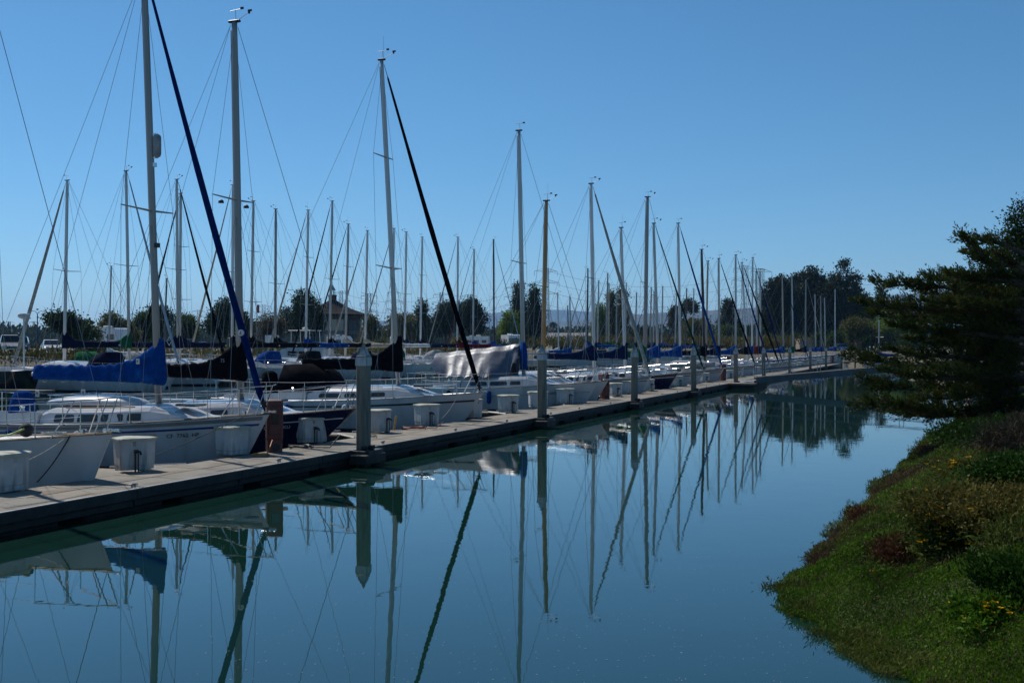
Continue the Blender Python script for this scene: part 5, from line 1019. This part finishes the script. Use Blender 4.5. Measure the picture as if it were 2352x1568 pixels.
car('silver pickup truck at the far left behind the radar post', 22, 118, math.radians(-62), 'silver', 'pickup'); car('dark parked car between pickup and lamp post', 46, 128, math.radians(-70), 'dark', 'suv'); car('white parked sedan facing the water by the blue lamp', 118, 127, math.radians(-62), 'white'); car('small blue-grey parked car behind the green sail cover', 282, 150, math.radians(-75), 'paleblue'); car('blue parked car behind the navy sail cover', 438, 168, math.radians(-68), 'blue', 'suv'); car('pale blue parked car right of the blue one', 464, 172, math.radians(-60), 'paleblue'); car('blue car parked by the hedge at the far end', 1936, 218, math.radians(8), 'blue', z=1.98)
def caravan(label, u, Y, L, H, rz, cls='trailer'):
    q = at(u, 800, Y); t = thing('motorhome' if cls != 'trailer' else 'travel_trailer', label, 'motorhome' if cls != 'trailer' else 'trailer', (q.x, Y, 2.12), rz, 'camper vehicles on the far shore'); b = B(); Wd = 2.4
    prof = [(-L/2, .5), (-L/2, H-.15), (-L/2+.2, H), (L/2-.5, H), (L/2-.05, H-.5 if cls == 'trailer' else H-.12), (L/2, .9), (L/2-.25, .5)]
    b.loft([[Vector((x_, y_, z_)) for x_, z_ in prof] for y_ in (-Wd/2, Wd/2)]); b.build('body', CARP['white'], t)
    for sd in (-1, 1):
        for j, xx in enumerate(np.linspace(-L*.36, L*.22, 3)):
            w = B().bbox((xx, sd*(Wd/2+.01), H*.62), (1.0, .06, .65), .02).build('window', G['glass'], t)
        B().box((L*.33, sd*(Wd/2+.012), H*.48), (.7, .05, H*.62)).build('door', G['cwhite'], t); B().box((0, sd*(Wd/2+.006), .9), (L*.9, .03, .12)).build('side_stripe', G['greystripe'], t)
    for sx in ((-.5, .4) if cls == 'trailer' else (-L*.25, L*.33)):
        for sd in (-1, 1): B().tube([(sx, sd*(Wd/2-.25), .38), (sx, sd*(Wd/2-.02), .38)], .38, 12).build('wheel', G['tyre'], t)
    B().bbox((-L*.1, 0, H+.14), (.9, .8, .28), .08).build('roof_unit', G['cwhite'], t); B().bbox((L*.18, 0, H+.10), (.6, .6, .2), .06).build('roof_vent', G['cwhite'], t)
    if cls != 'trailer': B().bbox((L/2-.02, 0, H*.60), (.08, Wd*.86, H*.36), .03).build('windscreen', M('motorhome_windscreen', (.05, .12, .12), .08), t)
    else: B().tube([(L/2-.2, 0, .55), (L/2+1.0, 0, .5)], .06, 6).build('tow_bar', G['darksteel'], t)
caravan('white travel trailer behind the green sail cover', 240, 138, 5.2, 2.9, math.radians(160)); caravan('white camper trailer behind the maroon sail cover', 1093, 240, 5.6, 2.9, math.radians(170)); caravan('white motorhome facing the water left of the redwoods', 1172, 238, 8, 3.2, math.radians(-78), 'coach'); caravan('white camper van behind the blue sail cover', 780, 205, 4.6, 2.6, math.radians(12)); caravan('white box camper behind the tan furled jib', 626, 200, 4.4, 2.7, math.radians(100))
# timber fence along the left parking edge
o = thing('timber_fence', 'low dark timber rail fence along the left parking edge', 'fence', sp(-12, 73.5, 1.95), RZ)
for j in range(14): B().box((j*2.4-4, 0, .5), (.15, .15, 1.1)).build('post', G['fascia'], o)
for z_ in (.45, .95): B().box((11.6, -.09, z_), (31.5, .05, .14)).build('rail', G['fascia'], o)
# ---------------------------------------------------------------- the person on the far shore
def person(label, loc, rz):
    t = thing('person', label, 'person', loc, rz); V = [(0, 0, .92), (0, 0, 1.15), (0, 0, 1.40), (0, .01, 1.52), (0, -.01, 1.66), (.10, 0, .88), (.11, -.02, .48), (.11, .03, .08), (.11, -.14, .04), (-.10, 0, .88), (-.12, .05, .48), (-.13, .10, .08), (-.13, -.07, .04), (.19, 0, 1.39), (.25, -.02, 1.13), (.20, -.20, 1.0), (-.19, 0, 1.39), (-.25, .03, 1.12), (-.23, -.10, .88)]
    E_ = [(0, 1), (1, 2), (2, 3), (3, 4), (0, 5), (5, 6), (6, 7), (7, 8), (0, 9), (9, 10), (10, 11), (11, 12), (2, 13), (13, 14), (14, 15), (2, 16), (16, 17), (17, 18)]
    rad = [.15, .14, .16, .055, .10, .10, .07, .045, .045, .10, .07, .045, .045, .065, .045, .035, .065, .045, .035]
    me = bpy.data.meshes.new('body'); me.from_pydata(V, E_, []); o = link('body', me, M('dark_clothes', (.02, .02, .025), .8, 0, .2, 8), t); md = o.modifiers.new('skin', 'SKIN'); o.modifiers.new('sub', 'SUBSURF').levels = 1; o.modifiers['sub'].render_levels = 1
    for i, r_ in enumerate(rad): me.skin_vertices[0].data[i].radius = (r_, r_*.85)
    me.skin_vertices[0].data[0].use_root = True
    hd = B().ball((0, -.03, 1.66), .105, 10, 8, (.85, 1, 1.2)).build('head', M('skin', (.35, .2, .14), .6), t, smooth=True); B().ball((0, .0, 1.72), .112, 10, 8, (.9, 1, .8)).build('hair', G['black'], hd, smooth=True)
    sh = B().loft([[Vector((a*math.cos(k*math.pi/6), b_*math.sin(k*math.pi/6), z_)) for k in range(12)] for z_, a, b_ in ((.95, .19, .15), (1.2, .2, .155), (1.42, .17, .13))]).build('jacket', G['cblack'], t, smooth=True)
q = at(2035, 799, 214); person('person in dark clothes standing on the far shore by the blue pile', (q.x, 214, 1.98), .4)
# ---------------------------------------------------------------- near bank: ground cover
def vnoise(P, sc, seed):
    r = np.random.default_rng(seed); s = np.zeros(len(P))
    for k in range(6):
        a = r.uniform(0, 6.28); f = sc*r.uniform(.6, 1.8); s += np.sin(P[:, 0]*f*math.cos(a)+P[:, 1]*f*math.sin(a)+r.uniform(0, 6.28))
    return s/6
def cover_top(P): return np.clip(.13+.22*vnoise(P, 1.9, 1)+.16*vnoise(P, 5, 2), .03, .6)
LF['bgreen'] = LEAF('bank_green', [(.026, .060, .005), (.062, .142, .010), (.13, .23, .022)], .3, .8)
LF['bolive'] = LEAF('bank_olive', [(.038, .058, .012), (.085, .108, .022), (.15, .165, .04)], .28, .8)
LF['bbrown'] = LEAF('bank_brown', [(.035, .024, .016), (.075, .048, .03), (.13, .09, .055)], .25, .9)
LF['bdark'] = LEAF('bank_dark_green', [(.011, .032, .005), (.025, .065, .009), (.055, .11, .016)], .25, .9)
def scatter(n, ymin, ymax, pw, dmin, dmax, mask):
    out = []; tot = 0
    while tot < n:
        m = n*3; Y = (ymin**(1-pw)+RNG.random(m)*(ymax**(1-pw)-ymin**(1-pw)))**(1/(1-pw)); X = RNG.uniform(.18, .50, m)*Y+RNG.uniform(-.3, .6, m)
        P = np.stack([X, Y], 1); d = shore_dist(P); k = (d > dmin+.12*vnoise(P, 3.1, 77)) & (d < dmax) & mask(P, d, RNG.random(m)); out.append(P[k]); tot += k.sum()
        if len(out) > 60: break
    return np.concatenate(out)[:n]
def cover(name, label, cat, n, leaf, size, aspect, upb, mask, hs=1.0, ymin=7.5, ymax=62, dmin=-.16, dmax=14):
    P = scatter(n, ymin, ymax, 1.75, dmin, dmax, mask); n = len(P); d = shore_dist(P)
    z = np.maximum(bank_h(P), -.02)+cover_top(P)*hs*RNG.random(n)**.55*np.clip((d+.35)/.5, .25, 1)
    T = unit(n); T[:, 2] = abs(T[:, 2])*.6+upb; T /= np.linalg.norm(T, axis=1)[:, None]
    S = size*RNG.uniform(.55, 1.35, n)*(np.clip(P[:, 1]/13, .8, 3.2))**.8
    V, Fc = quads(np.c_[P, z-S*.3], T, S, aspect); tag(link(name, mesh_np(name, V, Fc), LF[leaf]), label, cat, kind='stuff')
sel = lambda P: vnoise(P, .75, 21)+.35*vnoise(P, 2.4, 22)
near_g = lambda P: np.exp(-((P[:, 1]-9.8)/2.7)**2)
cover('bank_grass', 'lush green low growth on the near bank', 'ground cover', 230000, 'bgreen', .040, .30, .55, lambda P, d, r: (sel(P)+1.3*near_g(P) > .05) & (r < .9))
cover('bank_scrub', 'olive scrub between the green patches of the near bank', 'ground cover', 120000, 'bolive', .042, .26, .5, lambda P, d, r: ((sel(P)+1.1*near_g(P) < .3) & (sel(P) > -.4)) | (r < .10), 1.2)
cover('bank_scrub', 'brown dry scrub on the slope of the near bank', 'ground cover', 100000, 'bbrown', .050, .16, .6, lambda P, d, r: (sel(P)+.9*near_g(P) < -.05) | (r < .05), 1.35)
cover('bank_scrub', 'dark low plants in the hollows of the near bank', 'ground cover', 60000, 'bdark', .042, .4, .4, lambda P, d, r: (vnoise(P, 1.1, 31) > .12), .8)
cover('shore_fringe', 'thin olive stems hanging over the water along the near bank', 'ground cover', 9000, 'bolive', .060, .14, .35, lambda P, d, r: (vnoise(P, 2.2, 41) > .05), 1.5, dmin=-.36, dmax=.04)
def bank_at(u, v):
    a = (u-CX)/F; Ys = np.arange(7, 80, .05); P = np.stack([a*Ys, Ys], 1); z = ZC-(v-HZ)/F*Ys; h = bank_h(P); k = np.argmax(h > z)
    return float(P[k, 0]), float(Ys[k]), float(h[k])
# ---------------------------------------------------------------- near bank: shrubs
LF['petal'] = LEAF('yellow_petals', [(.50, .26, .01), (.62, .36, .012), (.7, .45, .02)], .2); LF['twig'] = LEAF('grey_twigs', [(.032, .025, .018), (.06, .047, .034), (.095, .078, .058)], .05); LF['rust'] = LEAF('rust_leaves', [(.04, .018, .012), (.085, .035, .02), (.12, .06, .03)], .25); LF['gold'] = LEAF('golden_olive', [(.05, .045, .012), (.11, .095, .022), (.18, .15, .035)], .3, 1.2)
def shrub(name, label, u, v, rx, rz, leaf, n, size, aspect=.4, flowers=0, upb=.3, ry=None, cat='shrub', lift=0., twig=False):
    x, y, z = bank_at(u, v); t = thing(name, label, cat, (x, y, z-.05), 0, 'shrubs on the near bank'); lob = []
    for i in range(9): a = random.uniform(0, 6.28); q = random.uniform(.1, .65)*rx; s = random.uniform(.28, .5); lob.append((q*math.cos(a), q*math.sin(a)*(ry or 1), rz*random.uniform(.3, .72)+lift, rx*s, rx*s, rz*random.uniform(.22, .34)))
    V, Fc = crown(lob, n, size, .07*max(1, rx*1.2), 22, aspect, -upb, .5); link('foliage', mesh_np('foliage', V, Fc), LF[leaf], t)
    b = B()
    for l in lob: b.tube([(l[0]*.2, l[1]*.2, -.1), (l[0]*.7, l[1]*.7, l[2]*.7), (l[0]*1.1, l[1]*1.1, l[2]*1.2)], [.014, .010, .004], 4)
    b.build('stems', G['bark'], t)
    if flowers:
        L_ = np.array(lob); k = RNG.choice(len(L_), flowers); d = unit(flowers); d[:, 2] = abs(d[:, 2])*1.0+.25; d[:, 1] -= .35; d /= np.linalg.norm(d, axis=1)[:, None]; C = L_[k, :3]+d*L_[k, 3:6]*1.12
        P = np.repeat(C, 6, 0); a = np.tile(np.arange(6)*math.pi/3, flowers); T = np.stack([np.cos(a), np.sin(a), np.full(len(a), .18)], 1); T /= np.linalg.norm(T, axis=1)[:, None]
        V, Fc = quads(P, T, np.full(len(P), .031)*max(1, y/13), .75); tag(link('flowers', mesh_np('flowers', V, Fc), LF['petal'], t), kind='stuff')
shrub('leafy_bush', 'wide golden olive bush at the right edge of the near bank', 2300, 1225, .95, .52, 'gold', 15000, .045, .5, ry=.8, flowers=4)
shrub('flowering_bush', 'bush with many yellow flowers in the middle of the near bank', 2165, 1290, .52, .62, 'bolive', 7000, .055, .35, flowers=95)
shrub('flowering_bush', 'bush with yellow flowers high on the bank under the cypress', 2185, 1110, .6, .45, 'bolive', 7000, .045, .35, flowers=55)
shrub('flowering_bush', 'bush with yellow flowers at the bottom right corner', 2260, 1452, .42, .34, 'bgreen', 5000, .055, .4, flowers=45)
shrub('flowering_bush', 'small plant with a few orange-yellow flowers on the green slope', 2030, 1345, .22, .22, 'bgreen', 1600, .05, .35, flowers=12)
shrub('rust_shrub', 'reddish shrub leaning over the water halfway along the bank', 1985, 1222, .34, .42, 'rust', 2600, .06, .25, upb=.6)
shrub('rust_shrub', 'rust-brown shrub on the slope above the green patch', 2070, 1300, .42, .40, 'rust', 3200, .06, .25, upb=.6)
shrub('rust_shrub', 'dark reddish shrub farther along the waterline', 1945, 1262, .28, .3, 'bbrown', 2000, .06, .2, upb=.6)
shrub('leafy_bush', 'dark green upright bush at the lower right of the bank', 2335, 1395, .5, .45, 'bdark', 7000, .06, .35, upb=.6)
shrub('leafy_bush', 'olive upright bush right of the yellow flowers', 2345, 1310, .7, .62, 'bolive', 7000, .055, .3, upb=.6)
shrub('leafy_bush', 'green leafy bush at the right edge under the dead brush', 2335, 1120, .8, .5, 'bdark', 9000, .055, .5)
shrub('leafy_bush', 'dark bush in the shade below the cypress', 2270, 1030, 1.1, .7, 'bdark', 12000, .06, .5)
shrub('leafy_bush', 'olive bush at the water below the cypress tip', 2215, 1005, .8, .5, 'bolive', 10000, .055, .3, upb=.5)
shrub('leafy_bush', 'low plant standing in the water at the point of the bank', 1812, 1372, .30, .18, 'bolive', 2400, .07, .2, upb=.5)
shrub('leafy_bush', 'ragged olive plant overhanging the water at the foot of the green slope', 1868, 1425, .26, .2, 'bolive', 2200, .05, .2, upb=.5)
shrub('leafy_bush', 'ragged olive plant on the water edge near the bottom of the picture', 1945, 1492, .3, .2, 'bolive', 2400, .05, .2, upb=.5)
shrub('leafy_bush', 'brown stemmed plant at the water edge above the point of the bank', 1898, 1310, .3, .26, 'bbrown', 2200, .055, .18, upb=.6)
shrub('leafy_bush', 'small bright green plant sticking out over the water far along the bank', 2040, 1135, .35, .22, 'bgreen', 1800, .05, .3, upb=.4)
shrub('dead_brush', 'tangle of grey dead twigs at the right edge', 2335, 1052, .9, .75, 'twig', 7000, .16, .05, upb=.2, cat='dead brush')
# ---------------------------------------------------------------- cypress
LF['cyp'] = LEAF('cypress_scales', [(.016, .028, .008), (.040, .058, .014), (.085, .095, .022)], .22, .9); LF['cypb'] = LEAF('cypress_old', [(.03, .022, .012), (.055, .04, .02), (.07, .055, .025)], .15, .9)
def wpt(u, v, Y): return np.array(at(u, v, Y))
CY = 26.5; TRX = 14.6
cyp = thing('cypress', 'large dark cypress reaching in from the right edge over the water', 'tree', (TRX, CY, 1.4), 0)
org = np.array([TRX, CY, 1.4])
trunk = B().tube([(0, 0, -.4), (-.1, 0, 1.2), (.05, 0, 2.8), (-.05, .1, 4.2), (.1, 0, 5.2)], [.34, .27, .2, .13, .06], 9).build('trunk', G['bark'], cyp)
brs = [[(2205, 541), (2232, 562), (2258, 592), (2290, 622), (2352, 660)], [(2212, 577), (2240, 584), (2272, 604)], [(2226, 546), (2262, 552), (2300, 560), (2352, 582)], [(2243, 573), (2290, 588), (2352, 625)],
 [(2130, 633), (2165, 642), (2205, 655), (2280, 668), (2352, 690)], [(2168, 628), (2220, 640), (2300, 642), (2352, 650)], [(2017, 664), (2050, 656), (2110, 652), (2170, 660), (2240, 672), (2352, 690)], [(2105, 668), (2170, 680), (2260, 690), (2352, 705)],
 [(1958, 689), (1998, 700), (2060, 706), (2140, 712), (2240, 716), (2352, 730)], [(1985, 716), (2050, 728), (2140, 736), (2260, 745), (2352, 760)], [(2040, 745), (2120, 760), (2230, 765), (2352, 780)], [(2070, 775), (2140, 790), (2240, 792), (2352, 800)],
 [(1958, 803), (2000, 822), (2050, 836), (2130, 845), (2240, 850), (2352, 845)], [(2030, 800), (2100, 815), (2200, 820), (2352, 825)], [(1975, 862), (2020, 882), (2080, 892), (2160, 896), (2260, 890), (2352, 880)], [(2010, 845), (2090, 866), (2200, 870), (2352, 862)],
 [(1985, 913), (2025, 926), (2080, 934), (2150, 946), (2220, 950), (2300, 930), (2352, 912)], [(2020, 942), (2080, 950), (2150, 956), (2220, 950)], [(2100, 915), (2180, 915), (2260, 905), (2352, 895)], [(2160, 720), (2250, 728), (2352, 742)], [(2120, 690), (2220, 702), (2352, 716)], [(2180, 870), (2260, 872), (2352, 870)], [(2200, 800), (2280, 805), (2352, 812)], [(2250, 940), (2300, 945), (2370, 930)], [(2230, 770), (2300, 772), (2370, 780)]]
PT, TT, PB = [], [], []; wood = B()
def spray(Pl, dens, full=False, rad0=.05):
    Pl = np.array(Pl); seg = np.linalg.norm(np.diff(Pl, axis=0), axis=1); c = np.r_[0, np.cumsum(seg)]; Lg = c[-1]; n = int(Lg*dens)
    q = (RNG.random(n)**.85)*Lg; base = np.stack([np.interp(q, c, Pl[:, i]) for i in range(3)], 1)
    dr = np.stack([np.interp(np.minimum(q+.1, Lg), c, Pl[:, i]) for i in range(3)], 1)-np.stack([np.interp(np.maximum(q-.1, 0), c, Pl[:, i]) for i in range(3)], 1); dr = -dr/np.linalg.norm(dr, axis=1)[:, None]
    rn = unit(n); f = q/Lg; td = dr*.75+rn*.62+np.array([0, 0, .34]); td /= np.linalg.norm(td, axis=1)[:, None]; ln = RNG.uniform(.10, .27, n)*(.5+1.3*np.clip(f*2.2, 0, 1))
    for k in range(n):
        m = 15; s = RNG.random(m)**.8; P = base[k]+td[k]*ln[k]*s[:, None]+RNG.normal(size=(m, 3))*.022; T = td[k]*.9+unit(m)*.55; T[:, 2] += .12; T /= np.linalg.norm(T, axis=1)[:, None]; (PB if (RNG.random() < .10 and f[k] > .3) else PT).append((P, T))
for k, br in enumerate(brs):
    Y0 = CY+(-1.6, .4, 1.6, -.6, 1.0)[k % 5]*(.7+.05*k % 1); m = len(br); Pl = np.array([wpt(u, v, Y0+(CY-Y0)*i/max(1, m-1)*.7) for i, (u, v) in enumerate(br)])
    wood.tube([tuple(q-org) for q in Pl[::1]]+[tuple(Pl[-1]-org+np.array([1.6, 0, -.15]))], list(np.linspace(.008, .07, m))+[.09], 5)
    spray(Pl, 66 if k not in (0, 1, 2, 3) else 48)
    for j in range(int(1.1*m)):             # side branches fill the mass
        i = random.uniform(1.2, m-1.01) if k > 3 else random.uniform(.5, m-1.01); a = int(i); p0 = Pl[a]*(1-i+a)+Pl[a+1]*(i-a); d_ = Pl[0]-Pl[-1]; d_ /= np.linalg.norm(d_); ln = random.uniform(.4, 1.0)*(1 if k > 3 else .35)
        e = p0+(d_*.75+np.array([random.uniform(-.35, .2), random.uniform(-.8, .8), random.uniform(-.10, .16)]))*ln; mid = (p0+e)/2+np.array([0, 0, -.04]); spray([e, mid, p0], 46); wood.tube([tuple(q-org) for q in (e, mid, p0)], [.004, .008, .014], 4)
wood.build('branches', G['bark'], cyp)
for nm, L_, lf in (('foliage', PT, 'cyp'), ('old_foliage', PB, 'cypb')):
    P = np.concatenate([q[0] for q in L_]); T = np.concatenate([q[1] for q in L_]); V, Fc = quads(P-org, T, RNG.uniform(.05, .11, len(P)), .34); link(nm, mesh_np(nm, V, Fc), LF[lf], cyp)
tree('broadleaf tree rising behind the cypress at the right edge', 2258, 2450, 452, 30, 'round', 'dark', n=15000, size=.085, seed=91, clump=.16, group='near trees')
tree('second dark tree behind the cypress at the right edge', 2290, 2500, 650, 36, 'round', 'dark', n=14000, size=.13, seed=89, clump=.2, group='near trees')
# ---------------------------------------------------------------- specks floating on the water, haze
n = 520; u = RNG.uniform(450, 1900, n); v = 1180+390*RNG.random(n)**.6; Yv = F*ZC/(v-HZ); P = np.stack([(u-CX)/F*Yv, Yv, np.full(n, .004)], 1); k = shore_dist(P[:, :2]) < -.3; P = P[k]
a = RNG.uniform(0, 6.28, len(P)); T = np.stack([np.cos(a), np.sin(a), np.zeros(len(P))], 1); S = RNG.uniform(.006, .018, len(P)); sd = np.stack([-T[:, 1], T[:, 0], T[:, 2]], 1)*S[:, None]*.3; V = np.stack([P, P+T*S[:, None]*.5+sd, P+T*S[:, None], P+T*S[:, None]*.5-sd], 1).reshape(-1, 3)
tag(link('floating_debris', mesh_np('floating_debris', V, np.arange(len(V)).reshape(-1, 4)), M('debris', (.28, .30, .28), .7, 0, .3, 30)), 'tiny pale specks drifting on the near water', 'debris', kind='stuff')
hz = bpy.data.materials.new('haze'); hz.use_nodes = True; t_ = hz.node_tree; t_.nodes.remove(t_.nodes['Principled BSDF']); pv_ = t_.nodes.new('ShaderNodeVolumePrincipled'); pv_.inputs['Color'].default_value = (.30, .60, 1, 1); pv_.inputs['Density'].default_value = .00008; pv_.inputs['Anisotropy'].default_value = .25
t_.links.new(pv_.outputs[0], t_.nodes['Material Output'].inputs['Volume'])
tag(B().box((0, 6000, 186), (25000, 12600, 376)).build('haze', hz), 'faint blue haze over the whole basin', 'haze', kind='stuff')
